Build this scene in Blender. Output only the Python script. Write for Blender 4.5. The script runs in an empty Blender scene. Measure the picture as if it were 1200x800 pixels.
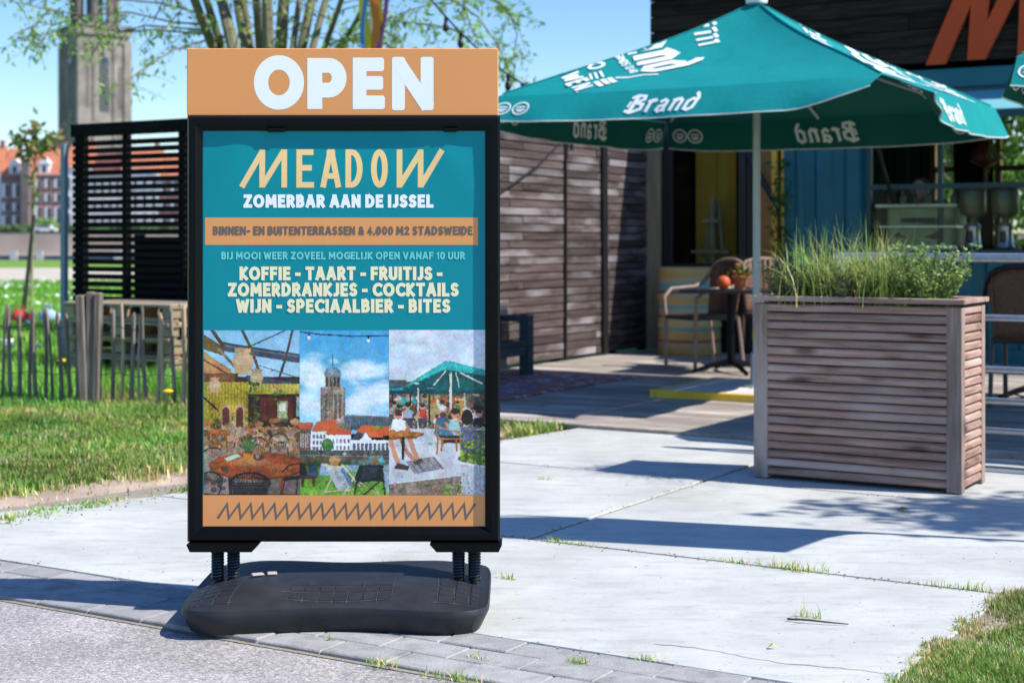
import bpy, math, random
import numpy as np
from mathutils import Vector, Matrix, Euler

# ------------------------------------------------------------------ camera, sky, sun, exposure
S = bpy.context.scene
COL = S.collection
cam_d = bpy.data.cameras.new('camera'); cam = bpy.data.objects.new('camera', cam_d); COL.objects.link(cam)
EYE = 1.067
cam.location = (0, 0, EYE); cam.rotation_euler = (math.pi/2, 0, 0)
cam_d.sensor_width = 36; cam_d.lens = 54; cam_d.shift_y = -118/1200
cam_d.clip_start = .05; cam_d.clip_end = 8000
cam_d.dof.use_dof = True; cam_d.dof.focus_distance = 4.43; cam_d.dof.aperture_fstop = 4.2
S.camera = cam
W = bpy.data.worlds.new('World'); S.world = W; W.use_nodes = True
wn = W.node_tree.nodes; wl = W.node_tree.links
bg = wn['Background']; sky = wn.new('ShaderNodeTexSky'); sky.sky_type = 'NISHITA'
SUN = Vector((.957, -.29, 1.13)).normalized()          # towards the sun
sky.sun_disc = False
sky.sun_elevation = math.asin(SUN.z); sky.sun_rotation = math.atan2(SUN.x, SUN.y)
sky.air_density = 1.0; sky.dust_density = .25; sky.ozone_density = 3.5
hs = wn.new('ShaderNodeHueSaturation'); hs.inputs['Saturation'].default_value = 1.25; hs.inputs['Hue'].default_value = .508; wl.new(sky.outputs[0], hs.inputs['Color'])
wl.new(hs.outputs[0], bg.inputs[0]); bg.inputs[1].default_value = .122
sd = bpy.data.lights.new('sun', 'SUN'); sd.energy = 4.6; sd.angle = math.radians(.53); sd.color = (1, .955, .88)
sun = bpy.data.objects.new('sun', sd); COL.objects.link(sun)
sun.rotation_euler = SUN.to_track_quat('Z', 'Y').to_euler(); sun.location = (20, -6, 24)
S.view_settings.view_transform = 'Standard'; S.view_settings.look = 'None'
S.view_settings.gamma = 1; S.view_settings.use_curve_mapping = False
S.view_settings.exposure = .66
S.render.engine = 'CYCLES'; S.cycles.max_bounces = 8; S.cycles.transparent_max_bounces = 16
S.cycles.use_denoising = True

R = random.Random(7)
PI = math.pi
# plan frame of the terrace: origin at the front edge of the concrete, a along the facade, b into the picture
ANG = math.radians(-31)
OX, OY = -.046, 4.14
U = (math.cos(ANG), math.sin(ANG)); V = (-math.sin(ANG), math.cos(ANG))
def P(a, b, z=0): return (OX + a*U[0] + b*V[0], OY + a*U[1] + b*V[1], z)
def toab(x, y): x -= OX; y -= OY; return (x*U[0]+y*U[1], x*V[0]+y*V[1])

# ------------------------------------------------------------------ materials
def nt(name):
    m = bpy.data.materials.new(name); m.use_nodes = True
    t = m.node_tree; b = t.nodes['Principled BSDF']
    return m, t, b
def lin(c):
    c = np.asarray(c, float)
    return np.where(c <= .04045, c/12.92, ((c+.055)/1.055)**2.4)
def rgb(h): return tuple(float(v) for v in lin([int(h[i:i+2], 16)/255 for i in (0, 2, 4)]))
def node(t, typ, **k):
    n = t.nodes.new(typ)
    for a, v in k.items(): setattr(n, a, v)
    return n
def scl(c, f): return tuple(min(1, x*f) for x in c[:3]) + (1,)
def mat(name, col, rough=.6, metal=0, var=.12, vs=6, bump=0, bs=40, stretch=(1,1,1), island=0, spec=.5, detail=4, trans=0, dirt=None):
    """base colour with soft noise, optional per-piece variation and fine bump"""
    m, t, b = nt(name); L = t.links
    tc = node(t, 'ShaderNodeTexCoord'); mp = node(t, 'ShaderNodeMapping'); mp.inputs[3].default_value = stretch
    L.new(tc.outputs['Object'], mp.inputs[0])
    n = node(t, 'ShaderNodeTexNoise'); n.inputs['Scale'].default_value = vs; n.inputs['Detail'].default_value = detail
    n.inputs['Roughness'].default_value = .65
    L.new(mp.outputs[0], n.inputs['Vector'])
    r = node(t, 'ShaderNodeValToRGB'); e = r.color_ramp.elements
    e[0].position = .3; e[1].position = .7; e[0].color = scl(col, 1-var); e[1].color = scl(col, 1+var)
    L.new(n.outputs['Fac'], r.inputs[0]); out = r.outputs[0]
    if dirt:
        dc, dscale, lo, hi = dirt
        n2 = node(t, 'ShaderNodeTexNoise'); n2.inputs['Scale'].default_value = dscale; n2.inputs['Detail'].default_value = 6
        L.new(tc.outputs['Object'], n2.inputs['Vector'])
        mr = node(t, 'ShaderNodeMapRange'); mr.inputs[1].default_value = lo; mr.inputs[2].default_value = hi
        L.new(n2.outputs['Fac'], mr.inputs[0])
        mx = node(t, 'ShaderNodeMix', data_type='RGBA'); L.new(mr.outputs[0], mx.inputs[0]); L.new(out, mx.inputs[6]); mx.inputs[7].default_value = (*dc, 1)
        out = mx.outputs[2]
    if island:
        g = node(t, 'ShaderNodeNewGeometry'); mr = node(t, 'ShaderNodeMapRange')
        mr.inputs[3].default_value = 1-island; mr.inputs[4].default_value = 1+island
        L.new(g.outputs['Random Per Island'], mr.inputs[0])
        mx = node(t, 'ShaderNodeMix', data_type='RGBA', blend_type='MULTIPLY'); mx.inputs[0].default_value = 1
        L.new(out, mx.inputs[6]); L.new(mr.outputs[0], mx.inputs[7]); out = mx.outputs[2]
    L.new(out, b.inputs['Base Color'])
    b.inputs['Roughness'].default_value = rough; b.inputs['Metallic'].default_value = metal
    b.inputs['Specular IOR Level'].default_value = spec
    if bump:
        n3 = node(t, 'ShaderNodeTexNoise'); n3.inputs['Scale'].default_value = bs; n3.inputs['Detail'].default_value = 5
        L.new(mp.outputs[0], n3.inputs['Vector'])
        bp = node(t, 'ShaderNodeBump'); bp.inputs['Strength'].default_value = bump; bp.inputs['Distance'].default_value = .01
        L.new(n3.outputs['Fac'], bp.inputs['Height']); L.new(bp.outputs[0], b.inputs['Normal'])
    if trans:
        o = t.nodes['Material Output']; tr = node(t, 'ShaderNodeBsdfTranslucent'); L.new(out, tr.inputs[0])
        ms = node(t, 'ShaderNodeMixShader'); ms.inputs[0].default_value = trans
        L.new(b.outputs[0], ms.inputs[1]); L.new(tr.outputs[0], ms.inputs[2]); L.new(ms.outputs[0], o.inputs[0])
    return m
def attr_mat(name, rough=.6, spec=.3, trans=0, bump=0, tint=0):
    m, t, b = nt(name); L = t.links
    a = node(t, 'ShaderNodeAttribute', attribute_name='Col')
    L.new(a.outputs['Color'], b.inputs['Base Color']); b.inputs['Roughness'].default_value = rough
    b.inputs['Specular IOR Level'].default_value = spec
    if trans:
        o = t.nodes['Material Output']; tr = node(t, 'ShaderNodeBsdfTranslucent'); L.new(a.outputs['Color'], tr.inputs[0])
        ms = node(t, 'ShaderNodeMixShader'); ms.inputs[0].default_value = trans
        L.new(b.outputs[0], ms.inputs[1]); L.new(tr.outputs[0], ms.inputs[2]); L.new(ms.outputs[0], o.inputs[0])
    if bump:
        tc = node(t, 'ShaderNodeTexCoord'); n3 = node(t, 'ShaderNodeTexNoise'); n3.inputs['Scale'].default_value = 60; n3.inputs['Detail'].default_value = 6
        L.new(tc.outputs['Object'], n3.inputs['Vector'])
        bp = node(t, 'ShaderNodeBump'); bp.inputs['Strength'].default_value = bump; bp.inputs['Distance'].default_value = .01
        L.new(n3.outputs['Fac'], bp.inputs['Height']); L.new(bp.outputs[0], b.inputs['Normal'])
    return m
def wood(name, c1, c2, axis=0, scale=3, island=.2, knots=0, rough=.75, bump=.4, silver=None):
    """grain stretched along an axis, per-board tone, dark knots"""
    m, t, b = nt(name); L = t.links
    tc = node(t, 'ShaderNodeTexCoord'); g = node(t, 'ShaderNodeNewGeometry')
    off = node(t, 'ShaderNodeVectorMath', operation='SCALE'); cmb = node(t, 'ShaderNodeCombineXYZ')
    for i in range(3): L.new(g.outputs['Random Per Island'], cmb.inputs[i])
    L.new(cmb.outputs[0], off.inputs[0]); off.inputs['Scale'].default_value = 37
    add = node(t, 'ShaderNodeVectorMath', operation='ADD'); L.new(tc.outputs['Object'], add.inputs[0]); L.new(off.outputs[0], add.inputs[1])
    mp = node(t, 'ShaderNodeMapping'); st = [14, 14, 14]; st[axis] = .9
    mp.inputs[3].default_value = st; L.new(add.outputs[0], mp.inputs[0])
    n = node(t, 'ShaderNodeTexNoise'); n.inputs['Scale'].default_value = scale; n.inputs['Detail'].default_value = 6; n.inputs['Roughness'].default_value = .7
    n.inputs['Distortion'].default_value = .4
    L.new(mp.outputs[0], n.inputs['Vector'])
    r = node(t, 'ShaderNodeValToRGB'); e = r.color_ramp.elements
    e[0].position = .32; e[1].position = .68; e[0].color = (*c1, 1); e[1].color = (*c2, 1)
    L.new(n.outputs['Fac'], r.inputs[0]); out = r.outputs[0]
    if silver:
        n2 = node(t, 'ShaderNodeTexNoise'); n2.inputs['Scale'].default_value = 2.2; n2.inputs['Detail'].default_value = 5
        mp2 = node(t, 'ShaderNodeMapping'); st2 = [1.5, 1.5, 1.5]; st2[axis] = .5; mp2.inputs[3].default_value = st2
        L.new(add.outputs[0], mp2.inputs[0]); L.new(mp2.outputs[0], n2.inputs['Vector'])
        mr = node(t, 'ShaderNodeMapRange'); mr.inputs[1].default_value = .52; mr.inputs[2].default_value = .68; L.new(n2.outputs['Fac'], mr.inputs[0])
        mx = node(t, 'ShaderNodeMix', data_type='RGBA'); L.new(mr.outputs[0], mx.inputs[0]); L.new(out, mx.inputs[6]); mx.inputs[7].default_value = (*silver, 1); out = mx.outputs[2]
    if knots:
        mk = node(t, 'ShaderNodeMapping'); sk = [11, 11, 11]; sk[axis] = 4.2; mk.inputs[3].default_value = sk
        L.new(add.outputs[0], mk.inputs[0])
        vo = node(t, 'ShaderNodeTexVoronoi'); vo.inputs['Scale'].default_value = .8; L.new(mk.outputs[0], vo.inputs['Vector'])
        mr = node(t, 'ShaderNodeMapRange'); mr.inputs[1].default_value = .08; mr.inputs[2].default_value = .26; mr.inputs[3].default_value = knots; mr.inputs[4].default_value = 0
        L.new(vo.outputs['Distance'], mr.inputs[0])
        mx = node(t, 'ShaderNodeMix', data_type='RGBA'); L.new(mr.outputs[0], mx.inputs[0]); L.new(out, mx.inputs[6]); mx.inputs[7].default_value = (c1[0]*.35, c1[1]*.28, c1[2]*.25, 1); out = mx.outputs[2]
    mr = node(t, 'ShaderNodeMapRange'); mr.inputs[3].default_value = 1-island; mr.inputs[4].default_value = 1+island
    L.new(g.outputs['Random Per Island'], mr.inputs[0])
    mx = node(t, 'ShaderNodeMix', data_type='RGBA', blend_type='MULTIPLY'); mx.inputs[0].default_value = 1
    L.new(out, mx.inputs[6]); L.new(mr.outputs[0], mx.inputs[7]); L.new(mx.outputs[2], b.inputs['Base Color'])
    b.inputs['Roughness'].default_value = rough; b.inputs['Specular IOR Level'].default_value = .12
    bp = node(t, 'ShaderNodeBump'); bp.inputs['Strength'].default_value = bump; bp.inputs['Distance'].default_value = .004
    L.new(n.outputs['Fac'], bp.inputs['Height']); L.new(bp.outputs[0], b.inputs['Normal'])
    return m

M = {}
M['black_metal'] = mat('black_powder_coat', (.0018,.0026,.004), .36, .0, .3, 14, .04, 220, spec=.15)
M['rubber'] = mat('recycled_rubber', (.021,.024,.029), .45, 0, .3, 9, .16, 420, dirt=((.03,.031,.034), 9, .55, .8), spec=.3)
M['rubber_line'] = mat('worn_groove', (.05,.053,.06), .8, 0, .4, 30)
M['orange_print'] = mat('orange_print', rgb('E39A5C'), .42, 0, .02, 3)
M['white_print'] = mat('white_print', rgb('F4F8FC'), .45, 0, .01, 3)
M['teal_print'] = mat('teal_print', rgb('008A96'), .45, 0, .03, 4, spec=.25)
M['yellow_print'] = mat('pale_yellow_print', rgb('F0EBC0'), .45, 0, .01, 3)
M['mint_print'] = mat('mint_print', rgb('6CD0CC'), .45, 0, .01, 3)
M['grey_print'] = mat('dark_grey_print', rgb('6A5F58'), .45, 0, .02, 3)
M['photo'] = attr_mat('photo_print', .38, .4)
M['steel'] = mat('galvanised_steel', (.48,.51,.54), .38, .85, .15, 20)
M['spring'] = mat('spring_steel', (.05,.055,.065), .35, .8, .2, 20)
M['pole'] = mat('pole_grey_paint', (.42,.46,.47), .4, .1, .06, 9)
M['yellow'] = mat('yellow_paint', (.75,.47,.03), .5, 0, .1, 12)
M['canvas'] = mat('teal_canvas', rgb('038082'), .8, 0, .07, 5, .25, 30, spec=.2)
def shade_inner(m, c):  # paints shade into the base colour of the back faces
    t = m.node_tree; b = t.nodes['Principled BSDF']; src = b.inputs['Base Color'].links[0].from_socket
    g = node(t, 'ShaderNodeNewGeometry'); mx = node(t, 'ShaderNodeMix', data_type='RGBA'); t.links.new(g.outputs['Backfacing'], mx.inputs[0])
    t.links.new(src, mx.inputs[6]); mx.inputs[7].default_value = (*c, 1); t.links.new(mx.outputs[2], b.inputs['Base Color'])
shade_inner(M['canvas'], (.004, .105, .092))  # underside shade of canopy and valances, put into the inner cloth colour
M['canvas_white'] = mat('white_canvas_print', (.82,.85,.86), .7, 0, .02, 5, trans=.12)
M['piping'] = mat('white_piping', (.6,.66,.66), .7)
M['flag'] = mat('flag_cloth', rgb('0C8F92'), .8, 0, .05, 5)
M['planter'] = wood('larch_slats', (.205,.108,.082), (.50,.345,.285), 0, 3, .17, .75, silver=(.48,.385,.35))
M['planter_v'] = wood('larch_posts', (.20,.13,.10), (.42,.32,.27), 2, 3, .10, .3, silver=(.46,.39,.355))
M['planter_side'] = wood('larch_side_slats', (.205,.108,.082), (.50,.345,.285), 1, 3, .17, .5, silver=(.48,.385,.35))
M['soil'] = mat('potting_soil', (.035,.024,.017), .95, 0, .4, 30, .8, 60)
M['weathered'] = wood('weathered_boards', (.042,.030,.029), (.125,.098,.096), 1, 2.5, .32, .3, silver=(.25,.23,.245))
M['black_wood'] = wood('black_stained_slats', (.004,.004,.005), (.011,.011,.012), 0, 3, .25, 0, .95)
M['burnt'] = wood('charred_cladding', (.008,.006,.005), (.045,.030,.021), 0, 2.2, .5, .4)
M['deck'] = wood('deck_boards', (.20,.165,.14), (.42,.37,.325), 0, 2.5, .17, .2, silver=(.48,.44,.40))
M['grey_wood'] = wood('grey_timber', (.095,.08,.066), (.29,.25,.215), 2, 3, .2, .2)
M['pale_wood'] = wood('pale_timber', (.28,.2,.125), (.5,.39,.27), 2, 3, .25, .2, silver=(.42,.38,.33))
M['pallet'] = wood('pallet_wood', (.22,.15,.09), (.46,.36,.25), 0, 3, .3, .3, silver=(.4,.36,.31))
M['bench'] = wood('bench_timber', (.03,.045,.055), (.085,.11,.125), 1, 3, .2, 0)
M['tan_post'] = wood('tan_post', (.24,.17,.11), (.40,.30,.20), 2, 3, .05, 0)
M['blue_grey'] = mat('blue_grey_paint', (.16,.24,.31), .6, 0, .1, 6)
M['cont'] = mat('teal_container_paint', (.002,.125,.165), .5, 0, .12, 3, dirt=((.05,.13,.15), 5, .62, .8))
M['cont_light'] = mat('light_teal_awning', (.16,.44,.50), .6, 0, .05, 3)
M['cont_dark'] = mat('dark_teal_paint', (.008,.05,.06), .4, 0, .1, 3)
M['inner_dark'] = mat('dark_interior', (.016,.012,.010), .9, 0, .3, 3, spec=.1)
M['inner_wood'] = wood('interior_wood', (.10,.06,.03), (.24,.15,.08), 0, 2, .2, 0)
M['yellow_wall'] = mat('yellow_container_paint', (.85,.47,.05), .5, 0, .1, 3)
M['red_letter'] = mat('rust_red_letter', (.62,.085,.03), .9, 0, .06, 5, spec=.08)
M['glass'] = None
M['charcoal'] = mat('charcoal_frame', (.014,.014,.016), .4, 0, .2, 5)
M['wicker_pale'] = mat('pale_rattan', (.27,.185,.15), .5, 0, .2, 30)
M['wicker_brown'] = mat('brown_weave', (.13,.055,.028), .6, 0, .4, 60, .6, 90)
M['black_seat'] = mat('black_seat', (.012,.012,.012), .6, 0, .2, 20)
M['terracotta'] = mat('terracotta', (.42,.13,.055), .75, 0, .12, 8)
M['red_flower'] = mat('red_petals', (.55,.085,.02), .6, 0, .2, 9)
M['purple'] = mat('purple_petals', (.14,.05,.22), .6, 0, .2, 9)
M['cable'] = mat('black_cable', (.01,.01,.01), .5)
M['olive'] = mat('olive_hopper', (.09,.105,.05), .25, 0, .15, 5)
M['chrome'] = mat('brushed_steel', (.6,.62,.64), .3, .9, .1, 10)
M['machine'] = mat('machine_panel', (.26,.31,.25), .22, .35, .3, 3)
M['skin'] = mat('skin', (.55,.29,.21), .55, 0, .05, 9)
M['hair'] = mat('brown_hair', (.09,.05,.03), .7, 0, .3, 30)
M['shirt'] = mat('black_shirt', (.02,.022,.026), .85, 0, .2, 10)
M['leaf'] = attr_mat('leaf', .5, .3, .45)
M['grass'] = attr_mat('grass_blade', .55, .3, .3)
M['earth'] = attr_mat('verge_earth', .95, .1, 0, .7)
M['bark'] = mat('willow_bark', (.16,.15,.085), .85, 0, .3, 8, .8, 30, stretch=(3,3,.7))
M['twig'] = mat('young_twig', (.14,.13,.05), .75, 0, .25, 8)
M['dark_stem'] = mat('dark_stake', (.045,.035,.03), .8, 0, .25, 8)
M['stone'] = mat('tower_stone', (.27,.235,.215), .9, 0, .22, .12, 0, dirt=((.12,.105,.10), .22, .5, .75))
M['stone_dark'] = mat('tower_dark_stone', (.17,.14,.135), .9, 0, .2, .2)  # darker stone tone for narrow windows, belfry columns and turret shaft
M['slate'] = mat('slate_roof', (.075,.085,.10), .6, 0, .15, .3)
M['window_dark'] = mat('dark_window', (.03,.045,.06), .15, 0, .3, .5)
M['brick'] = mat('brown_brick', (.23,.14,.125), .9, 0, .12, .6)
M['brick_red'] = mat('red_brick', (.27,.135,.115), .9, 0, .12, .6)
M['render_white'] = mat('white_render', (.74,.73,.73), .8, 0, .05, .4)
M['render_pale'] = mat('pale_render', (.60,.56,.58), .8, 0, .06, .4)
M['tile'] = mat('orange_roof_tiles', (.46,.16,.085), .8, 0, .22, .5)
M['tile_dark'] = mat('maroon_roof_tiles', (.16,.055,.055), .8, 0, .2, .5)
M['frame_white'] = mat('white_window_frame', (.78,.78,.79), .6, 0, .03, .4)
M['car_white'] = mat('white_car_paint', (.75,.76,.78), .25, 0, .02, 2)
M['tyre'] = mat('tyre', (.02,.02,.02), .8)
M['quay_tan'] = mat('quay_brick', (.36,.29,.24), .9, 0, .15, .15)
M['quay_grey'] = mat('quay_stone', (.22,.21,.21), .9, 0, .2, .2)
M['quay_pale'] = mat('quay_coping', (.52,.50,.48), .9, 0, .1, .2)
M['red_cloth'] = mat('red_cloth', (.6,.05,.06), .8, 0, .1, 9)
M['blue_cloth'] = mat('pale_blue_cloth', (.33,.47,.62), .8, 0, .1, 9)
M['dandelion'] = mat('dandelion_yellow', (.8,.55,.01), .6, 0, .1, 30)
M['flower_white'] = mat('white_daisies', (.75,.76,.74), .7)
M['dry_leaf'] = mat('dry_leaf', (.38,.19,.04), .7, 0, .2, 30)

def glass():
    m, t, b = nt('window_glass'); o = t.nodes['Material Output']
    gl = node(t, 'ShaderNodeBsdfGlossy'); gl.inputs['Roughness'].default_value = .02
    tr = node(t, 'ShaderNodeBsdfTransparent'); tr.inputs[0].default_value = (.86,.9,.89,1)
    fr = node(t, 'ShaderNodeFresnel'); fr.inputs[0].default_value = 1.18
    ms = node(t, 'ShaderNodeMixShader')
    t.links.new(fr.outputs[0], ms.inputs[0]); t.links.new(tr.outputs[0], ms.inputs[1]); t.links.new(gl.outputs[0], ms.inputs[2]); t.links.new(ms.outputs[0], o.inputs[0])
    return m
M['glass'] = glass()

def concrete():
    m, t, b = nt('brushed_concrete'); L = t.links
    tc = node(t, 'ShaderNodeTexCoord')
    def noise(s, d, st=(1,1,1)):
        mp = node(t, 'ShaderNodeMapping'); mp.inputs[3].default_value = st; L.new(tc.outputs['Object'], mp.inputs[0])
        n = node(t, 'ShaderNodeTexNoise'); n.inputs['Scale'].default_value = s; n.inputs['Detail'].default_value = d; n.inputs['Roughness'].default_value = .62
        L.new(mp.outputs[0], n.inputs['Vector']); return n.outputs['Fac']
    r = node(t, 'ShaderNodeValToRGB'); e = r.color_ramp.elements
    e[0].position = .28; e[1].position = .72; e[0].color = (.375,.385,.37,1); e[1].color = (.535,.548,.52,1)
    L.new(noise(2.3, 8), r.inputs[0])
    # broom streaks and blotchy grey scuffs
    mr = node(t, 'ShaderNodeMapRange'); mr.inputs[1].default_value = .50; mr.inputs[2].default_value = .70; mr.inputs[4].default_value = .6
    L.new(noise(5, 9, (1, 3.2, 1)), mr.inputs[0])
    mx = node(t, 'ShaderNodeMix', data_type='RGBA'); L.new(mr.outputs[0], mx.inputs[0]); L.new(r.outputs[0], mx.inputs[6]); mx.inputs[7].default_value = (.31,.32,.325,1)
    mr2 = node(t, 'ShaderNodeMapRange'); mr2.inputs[1].default_value = .60; mr2.inputs[2].default_value = .70; mr2.inputs[4].default_value = .6
    L.new(noise(30, 6), mr2.inputs[0])
    mx2 = node(t, 'ShaderNodeMix', data_type='RGBA'); L.new(mr2.outputs[0], mx2.inputs[0]); L.new(mx.outputs[2], mx2.inputs[6]); mx2.inputs[7].default_value = (.25,.245,.235,1)
    mr3 = node(t, 'ShaderNodeMapRange'); mr3.inputs[1].default_value = .50; mr3.inputs[2].default_value = .78; mr3.inputs[4].default_value = .5
    L.new(noise(.9, 10), mr3.inputs[0])
    mx3 = node(t, 'ShaderNodeMix', data_type='RGBA', blend_type='MULTIPLY'); L.new(mr3.outputs[0], mx3.inputs[0]); L.new(mx2.outputs[2], mx3.inputs[6]); mx3.inputs[7].default_value = (.72,.68,.62,1)
    mr4 = node(t, 'ShaderNodeMapRange'); mr4.inputs[1].default_value = .665; mr4.inputs[2].default_value = .70; mr4.inputs[4].default_value = .7
    L.new(noise(75, 3), mr4.inputs[0])
    mx4 = node(t, 'ShaderNodeMix', data_type='RGBA'); L.new(mr4.outputs[0], mx4.inputs[0]); L.new(mx3.outputs[2], mx4.inputs[6]); mx4.inputs[7].default_value = (.17,.165,.16,1)
    mx2 = mx4
    L.new(mx2.outputs[2], b.inputs['Base Color']); b.inputs['Roughness'].default_value = .85; b.inputs['Specular IOR Level'].default_value = .3
    bp = node(t, 'ShaderNodeBump'); bp.inputs['Strength'].default_value = .35; bp.inputs['Distance'].default_value = .004
    L.new(noise(90, 6, (1, 2, 1)), bp.inputs['Height']); L.new(bp.outputs[0], b.inputs['Normal'])
    return m
M['concrete'] = concrete()
def asphalt():
    m, t, b = nt('asphalt'); L = t.links
    tc = node(t, 'ShaderNodeTexCoord')
    v = node(t, 'ShaderNodeTexVoronoi'); v.inputs['Scale'].default_value = 170; L.new(tc.outputs['Object'], v.inputs['Vector'])
    r = node(t, 'ShaderNodeValToRGB'); e = r.color_ramp.elements
    e[0].position = .0; e[0].color = (.17,.16,.16,1); e[1].position = 1; e[1].color = (.50,.455,.445,1)
    x = e.new(.35); x.color = (.27,.255,.25,1); x = e.new(.7); x.color = (.33,.31,.305,1)
    sp = node(t, 'ShaderNodeSeparateColor'); L.new(v.outputs['Color'], sp.inputs[0]); L.new(sp.outputs[0], r.inputs[0])
    n = node(t, 'ShaderNodeTexNoise'); n.inputs['Scale'].default_value = 3; n.inputs['Detail'].default_value = 6; L.new(tc.outputs['Object'], n.inputs['Vector'])
    mr = node(t, 'ShaderNodeMapRange'); mr.inputs[1].default_value = .3; mr.inputs[2].default_value = .7; mr.inputs[3].default_value = .8; mr.inputs[4].default_value = 1.2; L.new(n.outputs['Fac'], mr.inputs[0])
    mx = node(t, 'ShaderNodeMix', data_type='RGBA', blend_type='MULTIPLY'); mx.inputs[0].default_value = 1; L.new(r.outputs[0], mx.inputs[6]); L.new(mr.outputs[0], mx.inputs[7])
    L.new(mx.outputs[2], b.inputs['Base Color']); b.inputs['Roughness'].default_value = .9
    bp = node(t, 'ShaderNodeBump'); bp.inputs['Strength'].default_value = .35; bp.inputs['Distance'].default_value = .004; bp.invert = True
    L.new(v.outputs['Distance'], bp.inputs['Height']); L.new(bp.outputs[0], b.inputs['Normal'])
    return m
M['asphalt'] = asphalt()
M['paver'] = mat('concrete_pavers', (.30,.295,.295), .9, 0, .2, 14, .3, 150, island=.13, dirt=((.16,.15,.14), 9, .55, .75))
M['joint_sand'] = mat('joint_sand', (.27,.235,.185), .95, 0, .3, 60, .5, 200)
def meadow():
    m, t, b = nt('meadow_ground'); L = t.links
    tc = node(t, 'ShaderNodeTexCoord')
    n = node(t, 'ShaderNodeTexNoise'); n.inputs['Scale'].default_value = .8; n.inputs['Detail'].default_value = 9; n.inputs['Roughness'].default_value = .7; L.new(tc.outputs['Object'], n.inputs['Vector'])
    r = node(t, 'ShaderNodeValToRGB'); e = r.color_ramp.elements
    e[0].position = .3; e[0].color = (.10,.21,.03,1); e[1].position = .72; e[1].color = (.21,.34,.07,1)
    L.new(n.outputs['Fac'], r.inputs[0]); L.new(r.outputs[0], b.inputs['Base Color']); b.inputs['Roughness'].default_value = .9
    b.inputs['Specular IOR Level'].default_value = .1
    bp = node(t, 'ShaderNodeBump'); bp.inputs['Strength'].default_value = 1; bp.inputs['Distance'].default_value = .05
    n2 = node(t, 'ShaderNodeTexNoise'); n2.inputs['Scale'].default_value = 14; n2.inputs['Detail'].default_value = 4; L.new(tc.outputs['Object'], n2.inputs['Vector'])
    L.new(n2.outputs['Fac'], bp.inputs['Height']); L.new(bp.outputs[0], b.inputs['Normal'])
    return m
M['meadow'] = meadow()
M['sand'] = mat('sandy_path', (.46,.40,.32), .95, 0, .12, .5)
M['water'] = mat('river_water', (.05,.075,.08), .12, 0, .1, .3, .2, 1.2)
def rug():
    m, t, b = nt('woven_rug'); L = t.links
    tc = node(t, 'ShaderNodeTexCoord')
    v = node(t, 'ShaderNodeTexVoronoi'); v.inputs['Scale'].default_value = 22; L.new(tc.outputs['Object'], v.inputs['Vector'])
    sp = node(t, 'ShaderNodeSeparateColor'); L.new(v.outputs['Color'], sp.inputs[0])
    r = node(t, 'ShaderNodeValToRGB'); r.color_ramp.interpolation = 'CONSTANT'; e = r.color_ramp.elements
    e[0].position = 0; e[0].color = (.36,.10,.07,1); e[1].position = .45; e[1].color = (.14,.15,.25,1)
    x = e.new(.7); x.color = (.48,.42,.42,1); x = e.new(.86); x.color = (.42,.17,.08,1)
    L.new(sp.outputs[0], r.inputs[0]); L.new(r.outputs[0], b.inputs['Base Color']); b.inputs['Roughness'].default_value = .95
    return m
M['rug'] = rug()
def striped():
    m, t, b = nt('striped_drum_paint'); L = t.links
    tc = node(t, 'ShaderNodeTexCoord'); s = node(t, 'ShaderNodeSeparateXYZ'); L.new(tc.outputs['Object'], s.inputs[0])
    mu = node(t, 'ShaderNodeMath', operation='DIVIDE'); mu.inputs[1].default_value = .8; L.new(s.outputs[2], mu.inputs[0])
    r = node(t, 'ShaderNodeValToRGB'); r.color_ramp.interpolation = 'CONSTANT'; e = r.color_ramp.elements
    cs = [(.5,.33,.10),(.42,.36,.22),(.36,.10,.03),(.48,.36,.13),(.13,.36,.33),(.5,.38,.16),(.35,.09,.03),(.42,.38,.22),(.14,.36,.35),(.5,.36,.13),(.4,.36,.22),(.3,.08,.03),(.14,.38,.36),(.42,.38,.2),(.5,.33,.10),(.46,.38,.18)]
    ps = [0,.08,.14,.17,.27,.31,.42,.45,.52,.57,.66,.70,.73,.82,.88,.95]
    e[0].color = (*cs[0],1); e[1].position = ps[1]; e[1].color = (*cs[1],1)
    for p, c in zip(ps[2:], cs[2:]): x = e.new(p); x.color = (*c, 1)
    L.new(mu.outputs[0], r.inputs[0]); L.new(r.outputs[0], b.inputs['Base Color']); b.inputs['Roughness'].default_value = .5
    return m
M['stripes'] = striped()

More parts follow.
